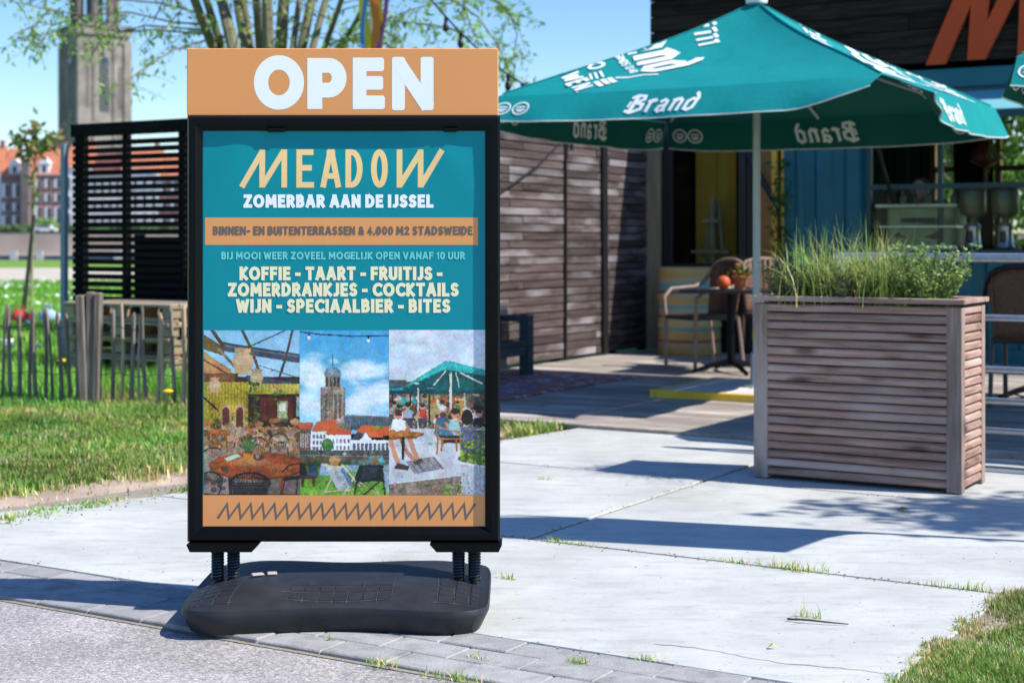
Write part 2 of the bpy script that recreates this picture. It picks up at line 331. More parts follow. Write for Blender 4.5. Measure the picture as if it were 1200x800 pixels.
# ------------------------------------------------------------------ mesh builder
class MB:
    def __init__(s): s.v = []; s.f = []; s.c = None
    def add(s, vs, fs):
        o = len(s.v); s.v += [tuple(p) for p in vs]; s.f += [tuple(i+o for i in f) for f in fs]; return s
    def box(s, c, d, rz=0, rx=0, ry=0, bev=0):
        x, y, z = d[0]/2, d[1]/2, d[2]/2
        if bev:
            bx, by, bz = x-bev, y-bev, z-bev; vs = []
            for sx in (-1,1):
                for sy in (-1,1):
                    for sz in (-1,1): vs += [(sx*x, sy*by, sz*bz), (sx*bx, sy*y, sz*bz), (sx*bx, sy*by, sz*z)]
            def I(i,j,k,a): return ((i*2+j)*2+k)*3+a
            fs = []
            fs += [(I(0,0,0,0),I(0,0,1,0),I(0,1,1,0),I(0,1,0,0)), (I(1,0,0,0),I(1,1,0,0),I(1,1,1,0),I(1,0,1,0))]
            fs += [(I(0,0,0,1),I(1,0,0,1),I(1,0,1,1),I(0,0,1,1)), (I(0,1,0,1),I(0,1,1,1),I(1,1,1,1),I(1,1,0,1))]
            fs += [(I(0,0,0,2),I(0,1,0,2),I(1,1,0,2),I(1,0,0,2)), (I(0,0,1,2),I(1,0,1,2),I(1,1,1,2),I(0,1,1,2))]
            for j in (0,1):
                for k in (0,1):
                    f = (I(0,j,k,1),I(1,j,k,1),I(1,j,k,2),I(0,j,k,2)); fs.append(f if (j==0)!=(k==1) else f[::-1])
            for i in (0,1):
                for k in (0,1):
                    f = (I(i,0,k,0),I(i,1,k,0),I(i,1,k,2),I(i,0,k,2)); fs.append(f if (i==1)!=(k==1) else f[::-1])
            for i in (0,1):
                for j in (0,1):
                    f = (I(i,j,0,0),I(i,j,1,0),I(i,j,1,1),I(i,j,0,1)); fs.append(f)
                    for k in (0,1): fs.append((I(i,j,k,0),I(i,j,k,1),I(i,j,k,2)))
        else:
            vs = [(i*x, j*y, k*z) for i in (-1,1) for j in (-1,1) for k in (-1,1)]
            fs = [(0,1,3,2),(4,6,7,5),(0,4,5,1),(2,3,7,6),(0,2,6,4),(1,5,7,3)]
        m = Matrix.Translation(c) @ Euler((rx, ry, rz)).to_matrix().to_4x4()
        return s.add([m @ Vector(p) for p in vs], fs)
    def tube(s, pts, r, n=8, cap=True):
        pts = [Vector(p) for p in pts]; k = len(pts); rs = r if isinstance(r, (list, tuple)) else [r]*k
        vs = []; ref = None
        for i, p in enumerate(pts):
            t = (pts[min(i+1, k-1)] - pts[max(i-1, 0)]); t = t.normalized() if t.length > 1e-9 else Vector((0,0,1))
            if ref is None: ref = t.orthogonal().normalized()
            ref = (ref - t*ref.dot(t)); ref = ref.normalized() if ref.length > 1e-6 else t.orthogonal().normalized()
            b = t.cross(ref)
            for j in range(n): a = 2*PI*j/n; vs.append(p + (ref*math.cos(a) + b*math.sin(a))*rs[i])
        fs = [(i*n+j, i*n+(j+1)%n, (i+1)*n+(j+1)%n, (i+1)*n+j) for i in range(k-1) for j in range(n)]
        if cap: fs += [tuple(range(n-1, -1, -1)), tuple((k-1)*n+j for j in range(n))]
        return s.add(vs, fs)
    def lathe(s, prof, n=24, c=(0,0,0)):
        vs = [(c[0]+r*math.cos(2*PI*j/n), c[1]+r*math.sin(2*PI*j/n), c[2]+z) for r, z in prof for j in range(n)]
        k = len(prof); fs = [(i*n+j, i*n+(j+1)%n, (i+1)*n+(j+1)%n, (i+1)*n+j) for i in range(k-1) for j in range(n)]
        fs += [tuple(range(n-1, -1, -1)), tuple((k-1)*n+j for j in range(n))]
        return s.add(vs, fs)
    def prism(s, poly, h0, h1, fn=lambda x, y, z: (x, y, z)):
        n = len(poly); vs = [fn(x, y, h0) for x, y in poly] + [fn(x, y, h1) for x, y in poly]
        fs = [tuple(range(n-1, -1, -1)), tuple(range(n, 2*n))] + [(i, (i+1)%n, n+(i+1)%n, n+i) for i in range(n)]
        return s.add(vs, fs)
    def quad(s, a, b, c, d): return s.add([a, b, c, d], [(0,1,2,3)])
    def ball(s, c, r, n=12, k=8):
        r = r if isinstance(r, (tuple, list)) else (r, r, r)
        vs = []; fs = []
        for i in range(k+1):
            th = PI*i/k
            for j in range(n): a = 2*PI*j/n; vs.append((c[0]+r[0]*math.sin(th)*math.cos(a), c[1]+r[1]*math.sin(th)*math.sin(a), c[2]-r[2]*math.cos(th)))
        for i in range(k):
            for j in range(n): fs.append((i*n+j, i*n+(j+1)%n, (i+1)*n+(j+1)%n, (i+1)*n+j))
        return s.add(vs, fs)
    def build(s, name, m, parent=None, smooth=False, loc=None, rz=0):
        me = bpy.data.meshes.new(name); me.from_pydata(s.v, [], s.f); me.update()
        if m is not None: me.materials.append(m)
        if smooth:
            me.polygons.foreach_set('use_smooth', [True]*len(me.polygons))
            try: me.set_sharp_from_angle(angle=math.radians(40))
            except Exception: pass
        if s.c is not None:
            at = me.color_attributes.new('Col', 'FLOAT_COLOR', 'POINT')
            c = np.ones((len(s.v), 4), np.float32); c[:, :3] = np.asarray(s.c, np.float32); at.data.foreach_set('color', c.ravel())
        o = bpy.data.objects.new(name, me); COL.objects.link(o)
        if parent is not None: o.parent = parent
        if loc is not None: o.location = loc
        o.rotation_euler.z = rz
        return o
def np_mesh(name, v, tris, col, m, parent=None):
    v = np.asarray(v, np.float32); tris = np.asarray(tris, np.int32)
    me = bpy.data.meshes.new(name); me.vertices.add(len(v)); me.vertices.foreach_set('co', v.ravel())
    k = tris.shape[1]
    me.loops.add(tris.size); me.loops.foreach_set('vertex_index', tris.ravel())
    me.polygons.add(len(tris)); me.polygons.foreach_set('loop_start', np.arange(len(tris), dtype=np.int32)*k)
    try: me.polygons.foreach_set('loop_total', np.full(len(tris), k, np.int32))
    except Exception: pass
    me.update(calc_edges=True)
    if col is not None:
        at = me.color_attributes.new('Col', 'FLOAT_COLOR', 'POINT'); c = np.ones((len(v), 4), np.float32); c[:, :3] = col
        at.data.foreach_set('color', c.ravel())
    me.materials.append(m); o = bpy.data.objects.new(name, me); COL.objects.link(o)
    if parent is not None: o.parent = parent
    return o
def tag(o, label, cat, group=None):
    o['label'] = label; o['category'] = cat
    if group: o['group'] = group
    return o
def thing(name, label, cat, loc=(0,0,0), rz=0, group=None):
    o = bpy.data.objects.new(name, None); COL.objects.link(o); o.location = loc; o.rotation_euler.z = rz; o.empty_display_size = .1
    return tag(o, label, cat, group)
def struct(o, kind='structure'): o['kind'] = kind; return o
def dup(root, loc, rz=None, label=None, scale=None):
    c = root.copy(); COL.objects.link(c); c.location = loc
    if rz is not None: c.rotation_euler.z = rz
    if label: c['label'] = label
    if scale: c.scale = scale
    def rec(src, dst):
        for ch in src.children:
            d = ch.copy(); COL.objects.link(d); d.parent = dst; rec(ch, d)
    rec(root, c)
    return c

# ------------------------------------------------------------------ lettering: strokes -> flat ribbons
def arc(cx, cy, rx, ry, a0, a1, n=10):
    return [(cx+rx*math.cos(math.radians(a0+(a1-a0)*i/n)), cy+ry*math.sin(math.radians(a0+(a1-a0)*i/n))) for i in range(n+1)]
G = {
'A': (.66, [[(0,0),(.29,1)], [(.37,1),(.66,0)], [(.26,.97),(.40,.97)], [(.13,.27),(.53,.27)]]),
'B': (.5, [[(0,0),(0,1),(.24,1)]+arc(.24,.765,.21,.235,90,-90)+[(0,.53)], [(.24,.53)]+arc(.26,.265,.24,.265,90,-90)+[(0,0)]]),
'C': (.6, [arc(.42,.5,.42,.5,55,305,18)]),
'D': (.6, [[(0,0),(0,1),(.18,1)]+arc(.18,.5,.42,.5,90,-90,16)+[(0,0)]]),
'E': (.42, [[(.42,1),(0,1),(0,0),(.44,0)], [(0,.52),(.36,.52)]]),
'F': (.42, [[(.42,1),(0,1),(0,0)], [(0,.5),(.36,.5)]]),
'G': (.66, [arc(.42,.5,.42,.5,50,320,18)+[(.74,.45),(.46,.45)]]),
'I': (0, [[(0,0),(0,1)]]),
'J': (.26, [[(.26,1),(.26,.22)]+arc(.06,.22,.2,.22,0,-100,7)]),
'K': (.52, [[(0,0),(0,1)], [(.5,1),(.06,.48),(.52,0)]]),
'L': (.4, [[(0,1),(0,0),(.4,0)]]),
'M': (.80, [[(0,0),(.04,1)], [(.08,.98),(.38,.30)], [(.42,.30),(.72,.98)], [(.76,1),(.80,0)]]),
'N': (.58, [[(0,0),(0,1)], [(.02,.98),(.56,.02)], [(.58,0),(.58,1)]]),
'O': (.8, [arc(.4,.5,.4,.5,90,450,28)]),
'P': (.5, [[(0,0),(0,1),(.24,1)]+arc(.24,.7,.26,.3,90,-90)+[(0,.4)]]),
'R': (.52, [[(0,0),(0,1),(.24,1)]+arc(.24,.74,.24,.26,90,-90)+[(0,.48)], [(.22,.47),(.52,0)]]),
'S': (.46, [arc(.25,.75,.22,.25,40,270,12)+arc(.23,.25,.24,.25,90,-140,12)]),
'T': (.56, [[(0,1),(.56,1)], [(.28,1),(.28,0)]]),
'U': (.54, [[(0,1),(0,.27)]+arc(.27,.27,.27,.27,180,360,12)+[(.54,1)]]),
'V': (.62, [[(0,1),(.29,0)], [(.33,0),(.62,1)]]),
'W': (.94, [[(0,1),(.21,0)], [(.25,.02),(.45,.85)], [(.49,.85),(.69,.02)], [(.73,0),(.94,1)]]),
'Z': (.54, [[(.02,1),(.54,1)], [(.50,.98),(.04,.02)], [(0,0),(.56,0)]]),
'0': (.5, [arc(.25,.5,.25,.5,90,450,24)]),
'1': (.16, [[(0,.8),(.16,1),(.16,0)]]),
'2': (.46, [arc(.23,.75,.22,.25,170,-30,10)+[(0,0),(.48,0)]]),
'3': (.46, [arc(.22,.75,.2,.25,150,-90,10)+arc(.22,.25,.24,.25,90,-150,10)]),
'4': (.5, [[(.36,0),(.36,1),(0,.3),(.52,.3)]]),
'-': (.24, [[(0,.42),(.24,.42)]]),
'.': (0, [[(0,0),(0,.03)]]),
'&': (.6, [[(.6,0),(.14,.66)]+arc(.28,.8,.16,.2,210,-30,10)+[(.1,.4)]+arc(.24,.22,.22,.22,150,300,8)+[(.6,.42)]]),
' ': (.2, []),
}
G['M2'] = (.95, [[(0,0),(.40,1),(.42,0),(.88,1),(.93,0)]])      # slanted logo letters
G['m'] = (.92, [[(0,0),(.40,.97)], [(.42,1),(.42,0)], [(.45,.03),(.86,.97)], [(.90,1),(.90,0)]])
G['w'] = (.92, [[(.02,1),(.02,0)], [(.05,.03),(.46,.97)], [(.48,1),(.48,0)], [(.51,.03),(.92,1)]])
def ribbon(pts, t, tt=None):
    """offset polyline with mitres; returns left, right lists"""
    k = len(pts); L = []; Rr = []; closed = math.dist(pts[0], pts[-1]) < 1e-6
    for i in range(k):
        if closed: p0 = pts[i-1] if i else pts[-2]; p2 = pts[i+1] if i < k-1 else pts[1]
        else: p0 = pts[i-1] if i else None; p2 = pts[i+1] if i < k-1 else None
        p = pts[i]
        d1 = None if p0 is None else (p[0]-p0[0], p[1]-p0[1]); d2 = None if p2 is None else (p2[0]-p[0], p2[1]-p[1])
        def nn(d): l = math.hypot(*d) or 1; return (-d[1]/l, d[0]/l)
        if d1 is None: n = nn(d2); s = 1
        elif d2 is None: n = nn(d1); s = 1
        else:
            n1, n2 = nn(d1), nn(d2); n = (n1[0]+n2[0], n1[1]+n2[1]); l = math.hypot(*n)
            if l < .2: n = n1; s = 1
            else: n = (n[0]/l, n[1]/l); s = min(1/max(.05, n[0]*n1[0]+n[1]*n1[1]), 1.9)
        L.append((p[0]+n[0]*t/2*s, p[1]+n[1]*t/2*s)); Rr.append((p[0]-n[0]*t/2*s, p[1]-n[1]*t/2*s))
    return L, Rr
def resample(pts, d):
    out = [pts[0]]
    for a, b in zip(pts, pts[1:]):
        n = max(1, int(math.ceil(math.dist(a, b)/d)))
        out += [(a[0]+(b[0]-a[0])*i/n, a[1]+(b[1]-a[1])*i/n) for i in range(1, n+1)]
    return out
def letters(text, cap, t, track=.16, wid=1.0, glyphs=G):
    """centre-line strokes of a word, cap height and stroke width in metres, starting at x = 0; returns strokes, width"""
    h = cap - t; x = t/2; out = []
    for ch in text:
        w, st = glyphs[ch]
        for s in st: out.append([(x + p[0]*h*wid, t/2 + p[1]*h) for p in s])
        x += w*h*wid + (t + track*cap*.55 if ch != ' ' else .12*cap)
    return out, x - t/2 - track*cap*.55
def write(mb, strokes, t, fn, d=None, lay=.00008, rnd=True, square=False):
    """fn(x, y, layer_offset) -> 3-D point; each stroke sits a hair above the last"""
    for i, s in enumerate(strokes):
        if d: s = resample(s, d)
        tw = t[i] if isinstance(t, list) else t
        if square and math.dist(s[0], s[-1]) > 1e-6:         # square stroke ends, half a stroke longer
            s = list(s)
            for a_, b_ in ((0, 1), (-1, -2)):
                l = math.dist(s[a_], s[b_]) or 1; s[a_] = (s[a_][0]+(s[a_][0]-s[b_][0])/l*tw*.48, s[a_][1]+(s[a_][1]-s[b_][1])/l*tw*.48)
        L, Rr = ribbon(s, tw); k = len(s); e = (i % 6)*lay
        ev = [e + lay*.85*j/k for j in range(k)]
        vs = [fn(*p, q) for p, q in zip(L, ev)] + [fn(*p, q) for p, q in zip(Rr, ev)]
        mb.add(vs, [(j, k+j, k+j+1, j+1) for j in range(k-1)])
        if rnd and math.dist(s[0], s[-1]) > 1e-6:           # slightly softened stroke ends
            for p, q in ((s[0], s[1]), (s[-1], s[-2])):
                l = math.dist(p, q) or 1; dx, dy = (p[0]-q[0])/l, (p[1]-q[1])/l
                pts = [(p[0]-dy*tw/2, p[1]+dx*tw/2), (p[0]+dx*tw*.13-dy*tw*.37, p[1]+dy*tw*.13+dx*tw*.37), (p[0]+dx*tw*.13+dy*tw*.37, p[1]+dy*tw*.13-dx*tw*.37), (p[0]+dy*tw/2, p[1]-dx*tw/2)]
                mb.add([fn(*c, e) for c in pts], [(0,1,2,3)])
def sgn(mb, text, cx, z0, cap, t, width, fn, track=.16, wid=1.0):
    """a line of capitals centred on cx and squeezed to a width"""
    st, w = letters(text, cap, t, track, wid)
    f = width/w if width else 1
    write(mb, [[(cx + (p[0]-w/2)*f, z0 + p[1]) for p in s] for s in st], t, fn, rnd=False, square=True)
# blackletter word for the parasols
BL = [  # strokes, unit height 1 = ascender
 ('B', .62, [([(.14,.98),(.14,.06)],.15), ([(-.06,.80),(.06,.92),(.14,.95),(.40,.90),(.44,.72),(.16,.54)],.12), ([(.16,.54),(.48,.44),(.48,.18),(.18,.0),(-.06,.12)],.13), ([(-.02,.3),(.0,.62)],.09)]),
 ('r', .38, [([(.0,.56),(.10,.62),(.10,.0)],.14), ([(.10,.5),(.24,.66),(.32,.58)],.12)]),
 ('a', .50, [([(.06,.52),(.2,.64),(.32,.54),(.32,.06),(.42,.04)],.13), ([(.32,.36),(.10,.28),(.06,.1),(.16,.0),(.32,.12)],.12)]),
 ('n', .52, [([(.0,.56),(.09,.62),(.09,.0)],.14), ([(.09,.5),(.25,.66),(.36,.54),(.36,.06),(.44,.03)],.13)]),
 ('d', .50, [([(.16,.96),(.24,.90),(.36,.66),(.36,.12),(.22,.0),(.08,.08),(.06,.48),(.20,.62),(.36,.54)],.13)]),
]
def blackletter(h, upto=None):
    out = []; ts = []; x = .06
    for ch, w, st in BL:
        for s, t in st: out.append([((x + p[0] + .2*p[1])*h, p[1]*h) for p in s]); ts.append(t*h)
        x += w + .02
    return out, ts, (x+.1)*h

# ------------------------------------------------------------------ ground
def nz(x, y, s=1, seed=0):
    from mathutils import noise
    return noise.fractal(Vector((x*s, y*s, seed*7.3)), 1.0, 2.0, 4)
gm = MB(); xs = [-3000,-900,-300,-120,-60,-30,-15,0,15,30,60,120,300,900,3000]
ys = [(-400,-.04),(-20,-.04),(2,-.04),(12,-.03),(30,-.02),(60,0),(84,0),(90,-1),(100,-4),(287,-4),(288.2,-4),(288.6,2.2),(330,2.6),(420,3),(900,4),(4000,6)]
gm.add([(x, y, z) for y, z in ys for x in xs], [(j*len(xs)+i, j*len(xs)+i+1, (j+1)*len(xs)+i+1, (j+1)*len(xs)+i) for j in range(len(ys)-1) for i in range(len(xs)-1)])
struct(gm.build('ground', M['meadow']))
w = MB(); w.quad((-1500,80,-2.3),(1500,80,-2.3),(1500,288,-2.3),(-1500,288,-2.3)); struct(w.build('river', M['water']))
sp = MB(); n = 60
for i in range(n):
    x0, x1 = -60+i*2, -58+i*2
    f = lambda x, o: (o + 1.2*math.sin(x*.13) + .8*math.sin(x*.31))
    sp.quad((x0, f(x0,41.5), .012), (x1, f(x1,41.5), .012), (x1, f(x1,60), .012), (x0, f(x0,60), .012))
struct(sp.build('sandy_path', M['sand']))

def slab(name, poly, z0=-.07, z1=0, m='concrete', g=.009):
    mb = MB(); k = len(poly); cx = sum(p[0] for p in poly)/k; cy = sum(p[1] for p in poly)/k
    b = .004
    top = []; mid = []; bot = []
    for x, y in poly:
        d = math.hypot(x-cx, y-cy); f = (d-g)/d; f2 = (d-g-b)/d
        px, py = cx+(x-cx)*f, cy+(y-cy)*f; top.append(P(cx+(x-cx)*f2, cy+(y-cy)*f2, z1)); mid.append(P(px, py, z1-b)); bot.append(P(px, py, z0))
    mb.add(bot+mid+top, [tuple(range(k-1,-1,-1)), tuple(range(2*k, 3*k))] + [(i,(i+1)%k,k+(i+1)%k,k+i) for i in range(k)] + [(k+i,k+(i+1)%k,2*k+(i+1)%k,2*k+i) for i in range(k)])
    return struct(mb.build(name, M[m]))
slab('concrete_paving', [(-2.95,.003),(1.05,.003),(1.07,1.215),(-2.42,1.215)])
slab('concrete_paving', [(-2.42,1.225),(-.62,1.225),(-.62,2.79),(-2.2,2.79)])
slab('concrete_paving', [(-.61,1.225),(4.5,1.225),(4.5,2.79),(-.61,2.79)])
slab('concrete_paving', [(-2.2,2.80),(-.62,2.80),(-.62,4.18),(-2.02,4.18)])
slab('concrete_paving', [(-.61,2.80),(4.5,2.80),(4.5,4.18),(-.61,4.18)])
jb = MB(); jb.add([P(a,b,-.007) for a, b in ((-2.9,.0),(4.6,.0),(4.6,4.3),(-2.0,4.3))], [(0,1,2,3)]); struct(jb.build('joint_sand_bed', M['joint_sand']))
# a crack with sand in it across the front slab
ck = MB(); pts = []
for i in range(26):
    a = .40 + .62*i/25; pts.append((a, .155 + .016*math.sin(i*.33) + .006*R.uniform(-1,1)+.03*i/25))
L_, R_ = ribbon(pts, .0035); k = len(pts)
for i in range(k):
    f = .5 + 1.6*max(0, math.sin(i*.42+.6))*R.random(); L_[i] = (pts[i][0]+(L_[i][0]-pts[i][0])*f, pts[i][1]+(L_[i][1]-pts[i][1])*f)
ck.add([P(*p, .0012) for p in L_]+[P(*p, .0012) for p in R_], [(j, k+j, k+j+1, j+1) for j in range(k-1)])
struct(ck.build('pavement_crack', M['joint_sand']))
# pavers, three courses in running bond
pv = MB(); pb = MB()
pb.add([P(a,b,-.010) for a,b in ((-6,-.37),(6,-.37),(6,.0),(-6,.0))], [(0,1,2,3)]); struct(pb.build('paver_bed', M['joint_sand']))
for row in range(3):
    for i in range(-27, 28):
        a = i*.212 + (row%2)*.106; b = -.058 - row*.118
        c = P(a, b, -.03 + R.uniform(-.0025,.0025))
        pv.box(c, (.2085,.1145,.06), ANG + R.uniform(-.008,.008), R.uniform(-.006,.006), R.uniform(-.006,.006), bev=.0035)
struct(pv.build('paver_strip', M['paver']))
ap = MB(); ap.add([P(a,b,-.012) for a,b in ((-30,-.362),(30,-.362),(30,-5.5),(-30,-5.5))], [(0,3,2,1)])
struct(ap.build('asphalt_path', M['asphalt']))
# timber deck, boards along the facade
dk = MB(); b = 4.262; row = 0
while b < 9.86:
    a = -4.36; lo = [2.4, 3.6, 1.7][row % 3]
    while a < 5.4:
        e = min(5.4, a+lo); lo = 3.6
        dk.box(P((a+e)/2, b, .006+R.uniform(-.0015,.0015)), (e-a-.004, .137, .028), ANG, R.uniform(-.006,.006), bev=.003); a = e
    b += .144; row += 1
struct(dk.build('wooden_deck', M['deck']))
db = MB(); db.add([P(a,b,-.016) for a,b in ((-4.4,4.2),(5.4,4.2),(5.4,12.5),(-4.4,12.5))], [(0,1,2,3)]); struct(db.build('deck_bed', M['soil']))

# verge: earth sheet with worn patches, then grass blades
def worn(x, y):
    """1 = bare earth"""
    a, b = toab(x, y)
    edge = (a - (-2.47 + .11*(b-.45)))            # 0 at the concrete edge, negative on the verge
    v = 0
    if b > -1 and a < -1.9:
        d = -edge
        v = max(0, 1 - abs(d-.34-.20*nz(x,y,1.3,3)-.16*nz(x,y,4,17))/.30) * (.68 + 1.0*nz(x, y, 2.1, 1)) + .75*max(0, 1-abs(d-.80)/.55)*max(0, nz(x,y,2.2,5)+.22)
    return min(1, max(0, v*1.35))
def patch(name, x0, x1, y0, y1, st, z, inside, mask):
    nx = int((x1-x0)/st)+1; ny = int((y1-y0)/st)+1; vs = []; cs = []; fs = []; idx = {}
    for j in range(ny):
        for i in range(nx):
            x, y = x0+i*st, y0+j*st
            if not inside(x, y): continue
            idx[(i,j)] = len(vs); w = mask(x, y); nn = nz(x, y, 5, 2)
            vs.append((x, y, z + .012*nz(x,y,2.2,9) - .008*w))
            e = np.array((.42,.325,.26))*(1+.3*nn); g = np.array((.17,.17,.06))*(1+.3*nn); cs.append(g+(e-g)*min(1, .25+w))
    for (i,j) in idx:
        if (i+1,j) in idx and (i,j+1) in idx and (i+1,j+1) in idx: fs.append((idx[i,j], idx[i+1,j], idx[i+1,j+1], idx[i,j+1]))
    m = MB(); m.v = vs; m.f = fs; m.c = cs
    return struct(m.build(name, M['earth'], smooth=True))
def verge_in(x, y):
    a, b = toab(x, y)
    return b > .0 and a < (-2.455 + .11*(b-.45)) if b < 3.4 else (a < (-2.13 + .05*(b-3.4)) and b < 4.17)
patch('grass_verge', -4.6, .6, 4.6, 10.4, .05, -.008, lambda x, y: verge_in(x, y) or (toab(x,y)[1] >= 4.17 and toab(x,y)[0] < -4.45 and y < 10.3), worn)
corner_in = lambda x, y: toab(x,y)[0] > 1.03 and -.40 < toab(x,y)[1] < 1.23
def corner_worn(x, y):
    a, b = toab(x, y); return min(1, max(0, 1.05 - (a-1.0)/.16 + .9*nz(x,y,5,4)))*(.5 if b < .6 else 1)
patch('grass_corner', .7, 3.6, 2.6, 4.9, .04, -.006, corner_in, corner_worn)
def blades(name, pts, hs, ws, cols, lean=.5, seed=1, nseg=3):
    rg = np.random.default_rng(seed); n = len(pts); pts = np.asarray(pts, float)
    az = rg.uniform(0, 2*PI, n); dr = np.stack([np.cos(az), np.sin(az)], 1); sd = np.stack([-dr[:,1], dr[:,0]], 1)
    ln = rg.uniform(.1, 1, n)*lean; V_ = np.zeros((n, 5, 3)); hs = np.asarray(hs); ws = np.asarray(ws)
    for k, (f, wf) in enumerate(((0,1),(0,-1),(.55,.75),(.55,-.75),(1,0))):
        off = ln*hs*(f**1.8); V_[:,k,:2] = pts[:,:2] + dr*off[:,None] + sd*(ws*wf*.5)[:,None]
        V_[:,k,2] = pts[:,2] + hs*f*(1-.35*(ln/ (lean+1e-6))*f*lean)
    base = np.arange(n)[:,None]*5
    T = np.concatenate([base+np.array([[0,1,3]]), base+np.array([[0,3,2]]), base+np.array([[2,3,4]])], 0)
    cols = np.asarray(cols)*np.array([1+.42*nz(p[0], p[1], 1.9, 31) for p in pts])[:,None]; cols[:,0] *= np.array([1+.35*nz(p[0], p[1], 3.1, 32) for p in pts])
    C = np.repeat(np.clip(cols, .01, .9)[:,None,:], 5, 1)
    return np_mesh(name, V_.reshape(-1,3), T, C.reshape(-1,3), M['grass'])
def grass_cols(rg, n, dry):
    g = np.array([.22,.38,.06]); y = np.array([.54,.47,.21]); b = np.array([.12,.26,.04])
    f = rg.random(n)[:,None]; c = g*(1-f)+b*f
    d = (rg.random(n) < dry)[:,None]; c = np.where(d, y*(.7+.6*rg.random(n)[:,None]), c)
    return c*(.8+.45*rg.random(n)[:,None])
rg = np.random.default_rng(3)
pts, hs, dr = [], [], []
while len(pts) < 62000:
    x, y = rg.uniform(-4.3, .55), rg.uniform(4.9, 10.4)
    if x/y < -.36: continue
    j_ = .035*nz(x, y, 7, 15) - .004
    if not verge_in(x + j_*U[0], y + j_*U[1]) and not (toab(x,y)[1] >= 4.17 and toab(x,y)[0] < -4.47): continue
    w_ = worn(x, y)
    if rg.random() < min(.94, w_*1.7) or nz(x, y, 4.5, 12) < -.10 and rg.random() < .72: continue
    tall = 1 + .9*max(0, nz(x, y, 1.1, 6)) + 1.3*max(0, (y + .3*x - 8.1)/1.2 if y > 7 else 0)
    pts.append((x, y, -.012)); hs.append(.034*min(tall, 3.2)*rg.uniform(.5, 1.3)*(1-.45*w_)); d_ = -(toab(x,y)[0]+2.47-.11*(toab(x,y)[1]-.45)); dr.append(min(.85, .05+.6*w_+.5*max(0,nz(x,y,2.6,8))+.22*max(0,1-d_/1.0)))
struct(blades('verge_grass', pts, hs, rg.uniform(.005, .010, len(pts)), grass_cols(rg, len(pts), np.array(dr)), .8, 1), 'stuff')
pts, hs, dr = [], [], []
while len(pts) < 30000:
    x, y = rg.uniform(.75, 2.1), rg.uniform(3.3, 4.85)
    j_ = .03*nz(x, y, 8, 16)
    if not corner_in(x + j_*U[0], y + j_*U[1]) or x/y > .36: continue
    w_ = corner_worn(x, y)
    if rg.random() < min(.93, w_*1.5): continue
    pts.append((x, y, -.01)); hs.append(.025*rg.uniform(.5,1.3)*(1+.7*max(0,nz(x,y,3,6)))*(1-.4*w_)); dr.append(min(.85,.09+.8*w_+.40*max(0,nz(x,y,5,2))+.32*max(0,1-(toab(x,y)[0]-1.03)/.28)))
struct(blades('corner_grass', pts, hs, rg.uniform(.0028,.005,len(pts)), grass_cols(rg, len(pts), np.array(dr)), .8, 2), 'stuff')
pts, hs = [], []
while len(pts) < 52000:
    y = 9.6*math.exp(rg.random()*1.45); x = rg.uniform(-.37*y, -.05*y)
    a, b = toab(x, y)
    if b < 4.2 and a > -4.4 or (b > 6.3 and a > -8.5) : continue
    if y < 10.1: continue
    pts.append((x, y, -.03)); hs.append((.10 if y > 11 else .16)*rg.uniform(.5,1.3)*(1+.6*max(0, nz(x,y,.8,2))))
struct(blades('meadow_grass', pts, hs, np.array([.0045*max(1.2, p[1]/8) for p in pts])*rg.uniform(.9,1.8,len(pts)), grass_cols(rg, len(pts), .05)*np.array([1.0,1.25,.9]), .6, 4), 'stuff')
fl = MB()
for i in range(520):
    y = rg.uniform(14, 40); x = rg.uniform(-.36*y, -.27*y)
    if nz(x, y, .35, 3) < .0: continue
    s_ = .022*rg.uniform(.7, 1.5); fl.box((x, y, .07+rg.uniform(0,.05)), (s_*2, s_*2, s_*.7), rg.uniform(0, 3), .4, .3)
struct(fl.build('meadow_daisies', M['flower_white']), 'stuff')

# ------------------------------------------------------------------ pavement sign
YS = 4.44
def sx(px): return (px-403.5)/405.4
def sz(py): return EYE + (282-py)/405.4
sign = thing('pavement_sign', 'black framed pavement sign with teal poster, orange OPEN header and rubber base', 'pavement sign', (sx(600)*0 + (403.5-600)/405.4, YS, 0))
# frame: four mitred bars with a sloped snap profile
X0, X1, Z0, Z1 = sx(220), sx(586), sz(634), sz(136)
fb = MB(); wd = .043
prof = [(0, .032), (0, -.004), (.006, -.013), (.024, -.013), (wd, .0005), (wd, .032)]    # inward offset, y
cr = [(X0,Z0,1,1),(X1,Z0,-1,1),(X1,Z1,-1,-1),(X0,Z1,1,-1)]
vs = [(x+sx_*o, y, z+sz_*o) for x, z, sx_, sz_ in cr for o, y in prof]; np_ = len(prof); fs = []
for i in range(4):
    for j in range(np_): fs.append((i*np_+j, i*np_+(j+1)%np_, ((i+1)%4)*np_+(j+1)%np_, ((i+1)%4)*np_+j))
fb.add(vs, [f[::-1] for f in fs])
frame_o = fb.build('frame', M['black_metal'], sign)
for px in (324, 528):
    fb = MB(); fb.box((sx(px), -.004, sz(152)), (.052 if px == 324 else .04, .012, .014), bev=.003); fb.build('clip', M['black_metal'], sign)
fb = MB(); fb.box(((X0+X1)/2, .026, (Z0+Z1)/2), (X1-X0-.02, .008, Z1-Z0-.02)); fb.build('back_panel', M['black_metal'], sign)
# header board
hb = MB(); hb.box((sx(401.5), .004, sz(96.3)), (.90, .012, .194), bev=.002)
header = hb.build('header_board', M['orange_print'], sign)
fn_h = lambda x, z, e: (x, -.0023-e, z)
mb = MB()
